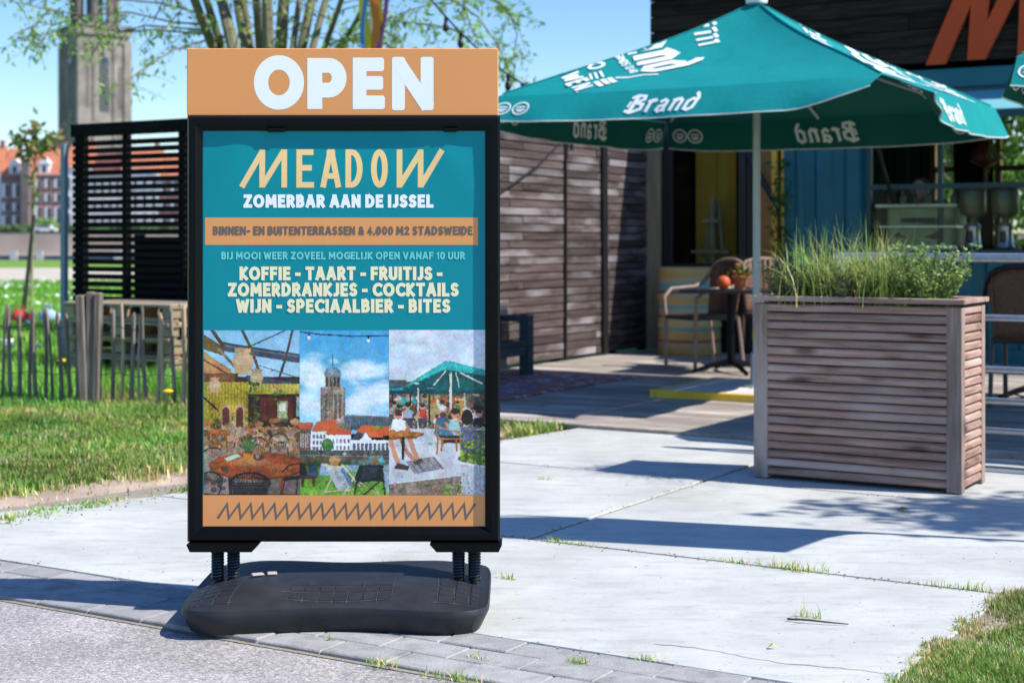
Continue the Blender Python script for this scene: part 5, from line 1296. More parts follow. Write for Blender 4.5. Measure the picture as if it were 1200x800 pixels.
# entrance hall left of the container
m_ = MB(); m_.box((-4.315,-.01,1.30), (.15,.10,2.56), bev=.004); m_.build('tan_post', M['tan_post'], bar)
m_ = MB()
for x, w_ in ((-4.17,.09),(-3.40,.075),(-3.33,.04)): m_.box((x,.02,1.29),(w_,.07,2.52),bev=.003)
m_.box((-3.78,.02,2.30),(.70,.068,.10)); m_.box((-3.78,.02,.80),(.70,.068,.10)); m_.box((-3.78,.02,.10),(.70,.068,.14)); m_.box((-3.15,.02,2.42),(.33,.068,.22)); m_.box((-3.78,.03,.45),(.68,.03,.58))
wf = m_.build('glazed_door', M['charcoal'], bar)
m_ = MB(); m_.quad((-4.12,.03,.85),(-3.44,.03,.85),(-3.44,.03,2.25),(-4.12,.03,2.25)); m_.build('pane', M['glass'], wf)
m_ = MB(); m_.box((-3.66,1.25,2.60),(1.30,2.4,.03)); m_.box((-4.32,1.25,1.3),(.04,2.4,2.55)); m_.box((-3.66,2.44,1.3),(1.30,.03,2.55)); m_.build('entrance_hall', M['inner_dark'], bar)
m_ = MB(); corr(m_, -4.26, -3.82, .05, 2.4, .85); m_.build('yellow_panel', M['yellow_wall'], bar)
m_ = MB()
for i in range(18): m_.box((-3.56,1.0,.2+i*.125),(.50,.03,.085))
m_.build('inner_slats', M['burnt'], bar)
for x, w_ in ((-3.075,.05),(-2.995,.022)):
    m_ = MB(); m_.box((x,-.005,1.25),(w_,.06,2.38),bev=.003); m_.build('yellow_jamb', M['yellow_wall'], bar)
m_ = MB(); m_.box((-3.215,.10,1.20),(.17,.03,2.2)); m_.build('door_leaf', mat('orange_brown_door', (.42,.19,.05), .6, 0, .2, 4), bar)
m_ = MB(); m_.tube([(-3.33,-.02,1.85),(-3.02,-.03,1.35)], .03, 8); m_.build('diagonal_brace', M['charcoal'], bar)

# contents of the bar
def bb(a, dy, z=0): return P(a, FB+dy, z)
ea = thing('easel', 'pale wooden easel standing behind the glazed door', 'easel', bb(-3.90, .42, .04), ANG)
for q in ([(-.20,0,0),(-.03,.1,1.42)], [(.20,0,0),(.03,.1,1.42)], [(0,.42,0),(0,.12,1.36)]):
    m_ = MB(); m_.tube(q, .02, 5); m_.build('leg', M['pale_wood'], ea)
m_ = MB(); m_.box((0,-.01,.92),(.40,.05,.03)); m_.box((0,.03,1.12),(.05,.02,.62)); m_.box((-.005,.0,1.22),(.16,.03,.03)); m_.build('tray', M['pale_wood'], ea)
dc = thing('display_case', 'low glass display case on the bar counter', 'display case', bb(-1.75, .12, .99), ANG)
m_ = MB(); m_.box((0,.0,.02),(.72,.34,.035)); m_.box((0,.16,.20),(.70,.02,.34)); m_.box((0,0,.385),(.72,.34,.025)); m_.build('body', M['machine'], dc)
m_ = MB(); m_.box((0,-.165,.20),(.70,.006,.34)); m_.build('front_glass', M['glass'], dc)
m_ = MB(); m_.box((.02,-.171,.255),(.30,.006,.045)); m_.build('dark_strip', M['charcoal'], dc)
m_ = MB(); m_.box((0,.02,.20),(.68,.28,.012)); m_.build('shelf', M['chrome'], dc)
for i in range(6):
    m_ = MB(); x = -.29+i*.115; m_.lathe([(.03,.40),(.034,.45),(.03,.475),(.014,.49),(.014,.53)], 10, (x, .02, 0)); m_.build('bottle', M['olive'] if i%2 else M['charcoal'], dc)
def grinder(a, label):
    g = thing('coffee_grinder', label, 'coffee grinder', bb(a, .14, .99), ANG, 'coffee grinders on the counter')
    m_ = MB(); m_.lathe([(.075,0),(.085,.02),(.07,.05),(.062,.16),(.07,.20),(.05,.235)], 14); m_.build('body', M['chrome'], g, smooth=True)
    m_ = MB(); m_.lathe([(.03,.235),(.035,.27),(.105,.31),(.115,.33),(.115,.50),(.105,.515)], 16); m_.build('hopper', M['olive'], g, smooth=True)
    m_ = MB(); m_.lathe([(.118,.515),(.12,.53),(.05,.545)], 16); m_.build('lid', M['charcoal'], g)
    m_ = MB(); m_.box((0,-.09,.11),(.05,.06,.10),bev=.01); m_.build('doser', M['charcoal'], g)
grinder(-1.30, 'steel coffee grinder with olive hopper beside the display case'); grinder(-1.02, 'steel coffee grinder with olive hopper, the one further right on the counter')
lp_ = thing('pendant_lamp', 'dark red pendant lamp hanging inside the serving hatch', 'lamp', bb(-1.38, .9, 0), ANG)
m_ = MB(); m_.tube([(0,0,2.53),(0,0,2.0)], .005, 5); m_.build('cord', M['cable'], lp_)
m_ = MB(); m_.lathe([(.02,2.0),(.05,1.96),(.13,1.86),(.14,1.80),(.02,1.74),(.02,1.60)], 14); m_.build('shade', mat('dark_red', (.10,.012,.012), .5), lp_, smooth=True)
# person behind the counter, bending over the machine
def fuse(name, mb, m, parent, vox=.014, smooth=True):
    o = mb.build(name, m, parent); md = o.modifiers.new('r', 'REMESH'); md.mode = 'VOXEL'; md.voxel_size = vox
    md2 = o.modifiers.new('s', 'SMOOTH'); md2.iterations = 4; md2.factor = .5
    dg = bpy.context.evaluated_depsgraph_get(); ev = o.evaluated_get(dg); me = bpy.data.meshes.new_from_object(ev)
    o.modifiers.clear(); o.data = me; me.polygons.foreach_set('use_smooth', [True]*len(me.polygons))
    return o
pr = thing('person', 'person in dark clothing bending over behind the bar counter', 'person', bb(-1.83, .70, .085), ANG)
def limb(m_, pts, rs, n=12):
    m_.tube(pts, rs, n)
    for p, r_ in zip(pts, rs): m_.ball(p, r_, n, 8)
m_ = MB()
limb(m_, [(0,0,.92),(0,-.06,1.08),(0,-.15,1.22),(0,-.22,1.30)], [.14,.135,.14,.10])
limb(m_, [(0,-.22,1.30),(0,-.28,1.36)], [.06,.055]); m_.ball((0,-.33,1.44), (.075,.09,.105)); m_.ball((0,-.385,1.395), (.045,.045,.05)); m_.ball((0,-.425,1.42), (.013,.02,.018))
for s_ in (-1,1):
    m_.ball((s_*.078,-.325,1.435), (.012,.022,.03)); m_.ball((s_*.03,-.412,1.452), (.013,.008,.009))
    limb(m_, [(s_*.17,-.2,1.30),(s_*.24,-.26,1.06),(s_*.16,-.46,1.02)], [.055,.044,.03]); m_.ball((s_*.14,-.52,1.015), (.03,.05,.016))
    for k in range(4): limb(m_, [(s_*.14-.024+k*.016,-.55,1.02),(s_*.14-.026+k*.017,-.585,1.012),(s_*.14-.026+k*.017,-.605,.998)], [.009,.008,.007], 8)
    limb(m_, [(s_*.14-s_*.03,-.51,1.018),(s_*.14-s_*.055,-.545,1.01)], [.010,.008], 8)
    limb(m_, [(s_*.09,.0,.90),(s_*.10,-.02,.48),(s_*.10,.03,.08)], [.085,.06,.042]); m_.ball((s_*.10,-.05,.04), (.045,.12,.04))
fuse('body', m_, M['skin'], pr)
m_ = MB(); limb(m_, [(0,0,.90),(0,-.06,1.08),(0,-.15,1.22),(0,-.21,1.29)], [.155,.15,.155,.115])
for s_ in (-1,1): limb(m_, [(s_*.16,-.19,1.30),(s_*.225,-.245,1.10)], [.07,.06])
fuse('shirt', m_, M['shirt'], pr)
m_ = MB(); limb(m_, [(0,0,.92),(0,0,.86)], [.15,.15])
for s_ in (-1,1): limb(m_, [(s_*.09,.0,.88),(s_*.10,-.02,.48),(s_*.10,.03,.10)], [.10,.075,.058])
fuse('trousers', m_, M['shirt'], pr)
m_ = MB(); m_.ball((0,-.305,1.475), (.082,.09,.085)); m_.ball((0,-.25,1.44), (.06,.04,.08)); fuse('hair', m_, M['hair'], pr, .01)
# hanging vines inside
def leafcloud(pts, size, cols, rg, droop=.3, aspect=.4):
    n = len(pts); d = rg.normal(0,1,(n,3)); d[:,2] -= droop; d /= np.linalg.norm(d,axis=1)[:,None]; u = np.cross(d, rg.normal(0,1,(n,3))); u /= np.linalg.norm(u,axis=1)[:,None]+1e-9
    l = size*rg.uniform(.6,1.4,n)[:,None]; p = np.asarray(pts); V_ = np.stack([p, p+d*l*.5+u*l*aspect*.5, p+d*l, p+d*l*.5-u*l*aspect*.5], 1).reshape(-1,3)
    b = np.arange(n)[:,None]*4; T = np.concatenate([b+np.array([[0,1,2]]), b+np.array([[0,2,3]])],0)
    c = np.asarray(cols)[rg.integers(len(cols), size=n)]*rg.uniform(.7,1.35,(n,1)); return V_, T, np.repeat(c,4,0)
lc_green = [(.075,.16,.03),(.11,.21,.04),(.05,.11,.025),(.15,.25,.06)]
rg = np.random.default_rng(11)
hv = thing('hanging_vine', 'green trailing vine hanging from the top of the serving hatch', 'plant', bb(-1.0,.35,0), ANG)
m_ = MB(); pts = []
for k in range(9):
    x, y = rg.uniform(-.22,.22), rg.uniform(-.1,.1); l = rg.uniform(.35,.75); m_.tube([(x,y,2.40),(x+.02,y,2.40-l*.5),(x,y,2.40-l)], .003, 4)
    for q in range(40): f = rg.random(); pts.append((x+rg.normal(0,.02), y+rg.normal(0,.02), 2.40-l*f))
m_.build('stems', M['twig'], hv); np_mesh('leaves', *leafcloud(pts,.06,lc_green,rg,1.0), M['leaf'], hv)
hv = thing('climbing_plant', 'leafy green climber beside the yellow door jamb', 'plant', bb(-2.99,-.08,0), ANG)
m_ = MB(); m_.tube([(0,0,.03),(.03,-.02,.8),(-.02,-.01,1.75)], [.012,.01,.004], 5); m_.build('stem', M['twig'], hv)
pts = [(rg.normal(0,.05), rg.normal(-.02,.04), rg.uniform(.5,1.8)) for _ in range(240)]; np_mesh('leaves', *leafcloud(pts,.07,lc_green,rg,.3), M['leaf'], hv)

# ------------------------------------------------------------------ terrace furniture
dr_ = MB(); prof = [(.285,0),(.292,.01)]
for zc in (.27,.53): prof += [(.285,zc-.03),(.297,zc-.012),(.297,zc+.012),(.285,zc+.03)]
prof += [(.285,.78),(.294,.79),(.294,.80),(.28,.80)]
dr_.lathe(prof, 40); dxy = ((808-600)/1800*14.25, 14.25)
tag(dr_.build('oil_drum', M['stripes'], None, True, loc=(dxy[0], dxy[1], .022)), 'oil drum painted in yellow, turquoise and red stripes by the glazed door', 'drum')
def chair(label, loc, rz, fr='wicker_pale', wv='wicker_brown'):
    c = thing('rattan_chair', label, 'chair', loc, rz, 'rattan terrace chairs')
    for s_ in (-1, 1):
        m_ = MB(); m_.tube([(s_*.21,-.22,0),(s_*.215,-.22,.42),(s_*.235,-.22,.58),(s_*.25,-.14,.645),(s_*.25,.1,.66)], .016, 8); m_.build('leg', M[fr], c, True)
        m_ = MB(); m_.tube([(s_*.20,.27,0),(s_*.20,.21,.42)], .015, 8); m_.build('leg', M[fr], c, True)
    m_ = MB(); m_.prism([(-.22,-.23),(.22,-.23),(.235,0),(.2,.22),(-.2,.22),(-.235,0)], .40, .435); m_.build('seat', M['black_seat'], c)
    m_ = MB(); arch = [(-.25,.1,.66),(-.255,.19,.70),(-.22,.25,.80)]+[(.22*math.cos(t_), .25+.03*math.sin(t_), .80+.09*math.sin(t_)) for t_ in [PI*(1-k/8) for k in range(1,8)]]+[(.22,.25,.80),(.255,.19,.70),(.25,.1,.66)]
    m_.tube(arch, .018, 8); bk = m_.build('back_frame', M[fr], c, True)
    m_ = MB(); n = 12
    for j in range(7):
        f = j/6
        for i in range(n+1):
            t_ = -1+2*i/n; zt = .80+.09*math.sqrt(max(0,1-t_*t_)); x = t_*(.19+.03*f); m_.v.append((x, .215+.05*f-.03*t_*t_, .42+(zt-.43)*f))
    m_.f = [(j*(n+1)+i, j*(n+1)+i+1, (j+1)*(n+1)+i+1, (j+1)*(n+1)+i) for j in range(6) for i in range(n)]
    bo = m_.build('backrest', M[wv], c, True); bo.modifiers.new('t','SOLIDIFY').thickness = .012
    m_ = MB()
    for i in range(9): x = -.17+i*.0425; m_.tube([(x*.95,.205,.43),(x*1.1,.235+.005,.66),(x*1.15,.255,.82+.07*math.sqrt(max(0,1-(x/.2)**2)))], .006, 5)
    m_.build('canes', M[wv], bk)
    return c
ch1 = chair('rattan chair left of the black cafe table, in front of the striped drum', (1.57, 12.65, .022), math.radians(-62))
dup(ch1, (2.22, 12.9, .022), math.radians(15), 'rattan chair half hidden behind the planter, right of the parasol pole')
chair('dark rattan chair behind the steel railing at the right edge', (3.30, 9.75, .022), math.radians(150), 'charcoal', 'wicker_brown')
def table(label, loc, h=.66, w_=.62):
    t = thing('cafe_table', label, 'table', loc, ANG, 'cafe tables on the terrace')
    m_ = MB(); m_.box((0,0,h-.012),(w_,w_,.026),bev=.004); m_.build('tabletop', M['charcoal'], t)
    m_ = MB(); m_.tube([(0,0,.06),(0,0,h-.025)], .032, 12); m_.build('column', M['black_metal'], t)
    m_ = MB()
    for k in range(4): an = PI/4+k*PI/2; m_.tube([(0,0,.085),(.16*math.cos(an),.16*math.sin(an),.06),(.32*math.cos(an),.32*math.sin(an),.014)], [.03,.022,.016], 8)
    m_.build('foot', M['black_metal'], t); return t
t1 = table('small black cafe table with a red flower pot left of the parasol pole', (1.74, 12.2, .022))
dup(t1, (3.52, 10.2, .022), None, 'black cafe table with terracotta pot behind the steel railing')
def flowerpot(label, loc, pm, fmat, seed, r_=.085, sp_=.11):
    f = thing('flower_pot', label, 'flower pot', loc)
    m_ = MB(); m_.lathe([(r_*.66,0),(r_*.95,r_*1.5),(r_*1.1,r_*1.5),(r_*1.1,r_*1.8),(r_*.95,r_*1.8),(r_*.9,r_*1.65)], 18); m_.build('pot', M[pm], f, True)
    rg = np.random.default_rng(seed); pts = [(rg.normal(0,sp_*.5), rg.normal(0,sp_*.5), r_*1.7+abs(rg.normal(0,sp_*.5))) for _ in range(160)]
    np_mesh('leaves', *leafcloud(pts,.05,lc_green,rg,-.4), M['leaf'], f)
    m_ = MB()
    for k in range(14): m_.ball((rg.normal(0,sp_*.55), rg.normal(0,sp_*.55), r_*1.8+abs(rg.normal(.03,sp_*.5))), .014, 7, 5)
    m_.build('blossoms', M[fmat], f); return f
flowerpot('round terracotta pot on the cafe table left of the parasol pole', (1.80, 12.12, .683), 'terracotta', 'red_flower', 3, .062, .06)
lz = MB(); lz.ball((0,0,.055), (.055,.055,.055), 16, 10); tag(lz.build('table_lantern', M['red_flower'], None, True, loc=(1.66,12.05,.683)), 'round orange-red lantern on the cafe table next to the terracotta pot', 'lantern')
flowerpot('terracotta pot with purple flowers behind the railing at the right edge', (3.36, 10.05, .683), 'terracotta', 'purple', 4, .10, .13)
# bench and rug by the wall
be = thing('lounge_bench', 'low dark timber lounge bench standing against the board wall', 'bench', P(-4.06, 6.05, .022), ANG)
for y in (-.68,.68):
    for x in (-.20,.20):
        m_ = MB(); m_.box((x,y,.235 if x>0 else .28),(.085,.085,.47 if x>0 else .56),bev=.004); m_.build('leg', M['bench'], be)
m_ = MB()
for k in range(4): m_.box((-.19+k*.125,0,.255),(.115,1.27,.035),bev=.004)
m_.box((.20,0,.21),(.04,1.27,.09)); m_.box((0,.68,.21),(.31,.04,.08)); m_.box((0,-.68,.21),(.31,.04,.08)); m_.box((0,.68,.44),(.315,.07,.045)); m_.box((0,-.68,.44),(.315,.07,.045)); m_.build('seat', M['bench'], be)
m_ = MB()
for k in range(2): m_.box((-.235,0,.40+k*.13),(.03,1.27,.10),bev=.004)
m_.build('backrest', M['bench'], be)
cu = MB(); cu.box((0,0,.20),(.14,.40,.40),0,0,-.25,bev=.05)
tag(cu.build('cushion', mat('dark_cushion',(.03,.028,.034),.9), None, True, loc=P(-4.08,6.42,.30), rz=ANG), 'dark square cushion leaning on the back of the lounge bench', 'cushion')
rm = MB(); pts = []
ra = [(-4.25, 4.9)]
edge = [( -3.06+ .012*math.sin(k*2.1)+.006*R.uniform(-1,1), 4.9+2.1*k/40) for k in range(41)]
poly = [(-4.2,4.9)] + edge + [(-4.2,7.0)]
rm.prism([(a,b) for a,b in poly], .024, .032, lambda a,b,z: P(a,b,z)); tag(rm.build('outdoor_rug', M['rug']), 'red and blue patterned outdoor rug lying on the deck by the bench', 'rug')
# galvanised railing
rl = thing('steel_railing', 'galvanised steel tube railing behind the planter on the terrace edge', 'railing', P(1.6, 3.92), ANG)
for z, r_, y in ((.985,.024,0),(.70,.017,0),(.455,.017,0),(.305,.017,0),(.165,.015,0)):
    m_ = MB(); m_.tube([(-2.0,y,z),(2.2,y,z)], r_, 12); m_.build('rail', M['steel'], rl, True)
for x in (-1.98,.1,2.18):
    m_ = MB(); m_.tube([(x,0,0),(x,0,.985)], .024, 12); m_.build('post', M['steel'], rl, True)
# beach flag outside the frame; its shadow falls across the slabs
bf = thing('beach_flag', 'tall teal feather flag on a bent pole beside the concrete', 'flag', (2.25, 5.33, 0))
m_ = MB(); pts = [(0,0,.05),(0,0,2.2),(-.02,-.03,2.62),(-.09,-.16,2.85),(-.16,-.36,2.90)]; m_.tube(pts, [.016,.014,.01,.008,.006], 8); m_.build('pole', M['pole'], bf)
m_ = MB(); n = 20
for k in range(n+1):
    f = k/n; z = 1.0+1.88*f
    x0, y0 = (0,0) if z < 2.2 else (-.09*((z-2.2)/.65)**2, -.16*((z-2.2)/.65)**2)
    wd_ = .46*min(1,.04+(f/.24)**2.6)*(1 if f<.72 else math.sqrt(max(.04,1-((f-.72)/.30)**2)))
    for q in range(7): t_ = q/6; m_.v.append((x0-.12*wd_*t_+.03*math.sin(t_*5+z*2), y0-wd_*t_, z+.05*t_))
m_.f = [(k*7+q, k*7+q+1, (k+1)*7+q+1, (k+1)*7+q) for k in range(n) for q in range(6)]
m_.build('cloth', M['flag'], bf, True).modifiers.new('t','SOLIDIFY').thickness = .002
m_ = MB(); m_.box((0,0,.02),(.5,.5,.04),bev=.008); m_.build('base', M['charcoal'], bf)

# ------------------------------------------------------------------ paling fence, post, pallets
fa, fb_ = Vector((-4.7,10.55,0)), Vector((-.95,9.50,0))
fe = thing('paling_fence', 'low fence of split chestnut pales wired together along the grass', 'fence', (0,0,0))
npal = 62
for i in range(npal):
    f = (i+R.uniform(-.12,.12))/npal; p = fa+(fb_-fa)*f
    if abs(p.x+2.72) < .085: continue
    h = .66*R.uniform(.86,1.08); lx, ly = R.uniform(-.05,.03), R.uniform(-.03,.03); r_ = R.uniform(.010,.017)*(1.3 if R.random()<.15 else 1); k1 = R.uniform(-.012,.012)
    m_ = MB(); m_.tube([(p.x,p.y,-.05),(p.x+lx*.5+k1,p.y+ly*.5,h*.5),(p.x+lx*.9,p.y+ly,h-.03),(p.x+lx,p.y+ly,h)], [r_*1.1,r_,r_*.95,r_*.45], 6); m_.build('pale', M['grey_wood'] if p.x < -2.6 else M['pale_wood'] if R.random()<.62 else M['grey_wood'], fe)
for z in (.20,.50):
    m_ = MB(); pts = [tuple(fa+(fb_-fa)*(i/80)+Vector((0,.012*(-1)**i,z+.01*math.sin(i)))) for i in range(81)]; m_.tube(pts, .0028, 5); m_.build('wire', M['spring'], fe)
po = thing('weathered_post', 'thick weathered grey timber post split into planks in the paling fence', 'post', (-2.74,9.97,0))
for x, w_, h, ry in ((-.045,.055,.735,-.035),(.006,.05,.755,.0),(.05,.045,.75,.02)):
    m_ = MB(); m_.box((x,R.uniform(-.01,.01),h/2-.02),(w_,.08,h),0,0,ry,bev=.008); m_.build('plank', M['grey_wood'], po)
def pallet(loc, label, i):
    p_ = thing('pallet', label, 'pallet', loc, ANG+R.uniform(-.02,.02), 'stacked wooden pallets')
    m_ = MB()
    for k in range(7): m_.box((0,-.35+k*.117,.133),(1.2,.095,.02),bev=.003)
    m_.build('top_boards', M['pallet'], p_)
    for x in (-.55,0,.55):
        for y in (-.33,0,.33): m_ = MB(); m_.box((x,y,.072),(.11,.10,.078),bev=.003); m_.build('block', M['pallet'], p_)
    m_ = MB()
    for y in (-.35,0,.35): m_.box((0,y,.012),(1.2,.10,.02),bev=.003)
    for x in (-.55,0,.55): m_.box((x,0,.1165),(.14,.8,.012))
    m_.build('bottom_boards', M['pallet'], p_)
for i, nm in enumerate(('bottom pallet of the stack behind the paling fence','second pallet from the bottom of the stack behind the fence','third pallet from the bottom of the stack behind the fence','topmost pallet of the stack in front of the black screen')):
    pallet(P(-7.02+R.uniform(-.03,.03), 5.90+R.uniform(-.03,.03), -.02+i*.1455), nm, i)
for nm, c, loc, d in (('red_bag','red_cloth',(-6.28,19.6,.0),'crumpled red bag lying in the meadow behind the paling fence'),('pale_bag','blue_cloth',(-6.02,19.9,.0),'pale blue bag lying in the meadow right of the red one')):
    b_ = MB(); b_.ball((0,0,.09),(.12,.10,.10),12,8); b_.ball((.09,.02,.07),(.09,.08,.08),10,7)
    root = thing('cloth_bag', d, 'bag', loc); b_.build('body', M[c], root, True); b_ = MB(); b_.tube([(-.06,0,.16),(-.03,0,.24),(.04,0,.24),(.06,0,.16)], .01, 6); b_.build('handle', M[c], root)
for k, (x, y, z) in enumerate(((-3.15, 10.75, .12), (-2.19, 9.78, .0))):
    d_ = thing('dandelion', ['yellow dandelion flower seen between the left pales of the fence','yellow dandelion flower low in the grass near the sign'][k], 'flower', (x, y, 0))
    m_ = MB(); m_.tube([(0,0,-.02),(.005,0,.1+z)], .004, 5); m_.build('stem', M['twig'], d_)
    m_ = MB(); m_.lathe([(.008,.09+z),(.032,.105+z),(.034,.112+z),(.012,.122+z)], 12); m_.build('flower_head', M['dandelion'], d_)

# ------------------------------------------------------------------ small things on the paving
def tuft(label, x, y, n, h, seed, spread=(.03,.015), dry=.25, rot=ANG):
    rg = np.random.default_rng(seed); c, s_ = math.cos(rot), math.sin(rot)
    q = rg.normal(0,1,(n,2))*np.array(spread); p = np.stack([q[:,0]*c-q[:,1]*s_, q[:,0]*s_+q[:,1]*c, np.full(n,-.004)],1)
    o = blades('grass_tuft', p, h*rg.uniform(.4,1.2,n), rg.uniform(.0018,.0038,n), grass_cols(rg, n, dry), 1.2, seed); o.location = (x, y, 0); return tag(o, label, 'grass tuft', 'grass tufts in the paving')
def gpx(px, py): d = EYE*1800/(py-282); return ((px-600)/1800*d, d)
for i, (px, py, n, h, sp_, lb) in enumerate((
    (941,664,150,.045,(.055,.012),'dense grass tuft in the long joint, below the planter'),
    (866,656,60,.028,(.04,.010),'low grass tuft in the long joint left of the densest one'),
    (683,635,50,.03,(.035,.010),'grass tuft at the dark joint near the sign shadow edge'),
    (657,633,34,.035,(.018,.010),'small grass tuft in the joint closest to the sign'),
    (1112,683,40,.035,(.04,.010),'sparse dry grass tuft in the joint near the right lawn'),
    (1146,688,44,.04,(.03,.012),'spiky grass tuft where the joint meets the right lawn'),
    (946,723,34,.055,(.018,.010),'small grass tuft beside the twig on the front slab'),
    (594,678,34,.028,(.02,.008),'tiny grass tuft on the slab right of the sign base'),
    (465,662,34,.028,(.025,.010),'grass tuft on the slab behind the sign base'),
    (532,794,80,.03,(.04,.014),'grass tuft between the pavers at the bottom of the picture'),
    (445,777,40,.03,(.02,.012),'grass tuft between the pavers below the sign base'),
    (680,776,46,.03,(.02,.012),'grass tuft between the pavers at the slab edge'),
    (758,772,40,.028,(.03,.010),'grass tuft along the paver edge at the right'),
    (560,770,20,.02,(.02,.010),'small sprout between the pavers right of the base'),
    (388,749,20,.02,(.012,.008),'small sprout right under the front edge of the sign base'),
    (640,562,30,.03,(.022,.01),'tiny grass tuft on the far slab left of the planter'))):
    x, y = gpx(px, py); q_ = toab(x, y); x, y, _ = P(q_[0], 1.222) if i < 6 else (x, y, 0); tuft(lb, x, y, n, h, 20+i, sp_)
tw = MB(); x, y = gpx(957, 731); tw.tube([(-.075,.035,.006),(-.03,.012,.010),(.03,-.008,.008),(.085,-.018,.005)], [.003,.003,.0025,.0015], 5); tw.tube([(-.03,.012,.010),(-.06,-.004,.012)], [.002,.001], 4)
tag(tw.build('twig', M['dark_stem'], None, loc=(x,y,0)), 'thin dry twig lying on the front concrete slab', 'twig')
for nm, px, py, c, lb in (('fallen_leaf',1058,598,'dry_leaf','brown curled leaf on the concrete in front of the planter'),('fallen_leaf',905,760,'dandelion','tiny yellow leaf on the front concrete slab')):
    x, y = gpx(px, py); m_ = MB(); s_ = .022 if py < 700 else .011
    m_.v = [(-s_,0,.004),(0,s_*.7,.012),(s_*1.2,0,.006),(0,-s_*.7,.014)]; m_.f = [(0,1,2,3)]
    o = m_.build(nm, M[c], None, loc=(x,y,0)); o.modifiers.new('t','SOLIDIFY').thickness = .002; tag(o, lb, 'leaf')

gr = MB(); rgg = random.Random(9)
def crumb(a, b, s_): p = P(a, b, s_*.25); gr.box(p, (s_*rgg.uniform(.6,1.5), s_*rgg.uniform(.6,1.3), s_*.6), rgg.uniform(0,3), rgg.uniform(-.4,.4), rgg.uniform(-.4,.4))
for i in range(900):
    k = rgg.random(); s_ = rgg.uniform(.002,.0055)
    if k < .22: crumb(rgg.uniform(-1,1.1), 1.22+rgg.gauss(0,.018), s_)
    elif k < .30: crumb(-.615+rgg.gauss(0,.016), rgg.uniform(1.2,2.9), s_)
    elif k < .40: crumb(rgg.uniform(-2.2,.4), 2.795+rgg.gauss(0,.02), s_)
    elif k < .50: crumb(1.05-abs(rgg.gauss(0,.03)), rgg.uniform(.0,1.2), s_*.8)
    elif k < .78: b = rgg.uniform(.1,4); crumb(-2.46+.11*(b-.45)+abs(rgg.gauss(0,.06)), b, s_*1.3)
    elif k < .90: crumb(rgg.uniform(-2.5,1.2), rgg.gauss(0,.02), s_)
    else: crumb(rgg.uniform(-2,1), rgg.uniform(0,2.8), s_*.8)
struct(gr.build('grit', mat('soil_grit', (.30,.25,.19), .95, 0, .3, 30, island=.5)), 'stuff')

# ------------------------------------------------------------------ trees
def spray(rg, p, d, L_, n, pts, m_, r0, leafn, droop):
    """a thin twig from p along d with leaves; appends leaf points"""
    q = [Vector(p)]; d = Vector(d).normalized(); st = L_/n
    for k in range(n): d = (d + Vector((rg.normal(0,.10), rg.normal(0,.10), rg.normal(0,.08)-droop))).normalized(); q.append(q[-1]+d*st)
    m_.tube([tuple(v) for v in q], [max(.002, r0*(1-.8*k/n)) for k in range(n+1)], 5)
    for k in range(leafn):
        f = rg.uniform(.15,1)*n; i = min(n-1, int(f)); v = q[i].lerp(q[i+1], f-i); pts.append((v.x+rg.normal(0,.03), v.y+rg.normal(0,.03), v.z+rg.normal(0,.03)))
    return q
WY = 17.6
def wpx(px, py, dy=0): d = WY+dy; return ((px-600)/1800*d, d, EYE+(282-py)/1800*d)
rg = np.random.default_rng(5)
wt = thing('pollard_willow', 'pollard willow with upright stems and thin leafy twigs behind the sign', 'tree', (-2.80, WY, -.02))
W0 = Vector((-2.80, WY, -.02)); rel = lambda p: tuple(Vector(p)-W0)
m_ = MB(); m_.tube([(0,0,-.1),(.05,0,.6),(0,0,1.5),(.03,0,2.5),(.06,0,2.9),(.1,0,3.05)], [.36,.28,.25,.30,.36,.16], 14)
for k in range(12): an = rg.uniform(0,2*PI); m_.ball((.05+.28*math.cos(an), .22*math.sin(an), 2.85+rg.uniform(-.15,.25)), .13, 8, 6)
m_.build('trunk', M['bark'], wt, True)
lim = MB(); tw_ = MB(); lp_pts = []
stems = [(226,-5,.060),(240,-5,.05),(258,-8,.075),(276,-5,.05),(283,-8,.06),(300,-8,.055),(313,-5,.07),(333,-8,.075),(352,-8,.04),(366,-5,.06),(383,-5,.045),(402,-5,.035),(428,5,.03)]
for i, (px, py, r_) in enumerate(stems):
    b0 = Vector(wpx(318+(px-318)*.22, 100, rg.uniform(-.2,.2))); b1 = Vector(wpx(318+(px-318)*.72, 62, rg.uniform(-.35,.35))); b2 = Vector(wpx(px, py, rg.uniform(-.5,.5))); b3 = b2 + (b2-b1)*rg.uniform(1.6,2.6) + Vector((rg.normal(0,.1),rg.normal(0,.3),.2))
    lim.tube([rel(b0), rel(b1), rel(b2), rel(b3)], [r_*1.25, r_, r_*.85, r_*.35], 8)
    for k in range(7):
        f = rg.uniform(.0,1.0); s_ = b2.lerp(b3, f) if rg.random()<.75 else b1.lerp(b2, f); an = rg.uniform(0,2*PI)
        q = spray(rg, rel(s_), (math.cos(an), math.sin(an)*.8, rg.uniform(.1,.9)), rg.uniform(.6,1.4), 7, lp_pts, tw_, .009, 12, .05)
lim.build('limbs', M['bark'], wt, True)
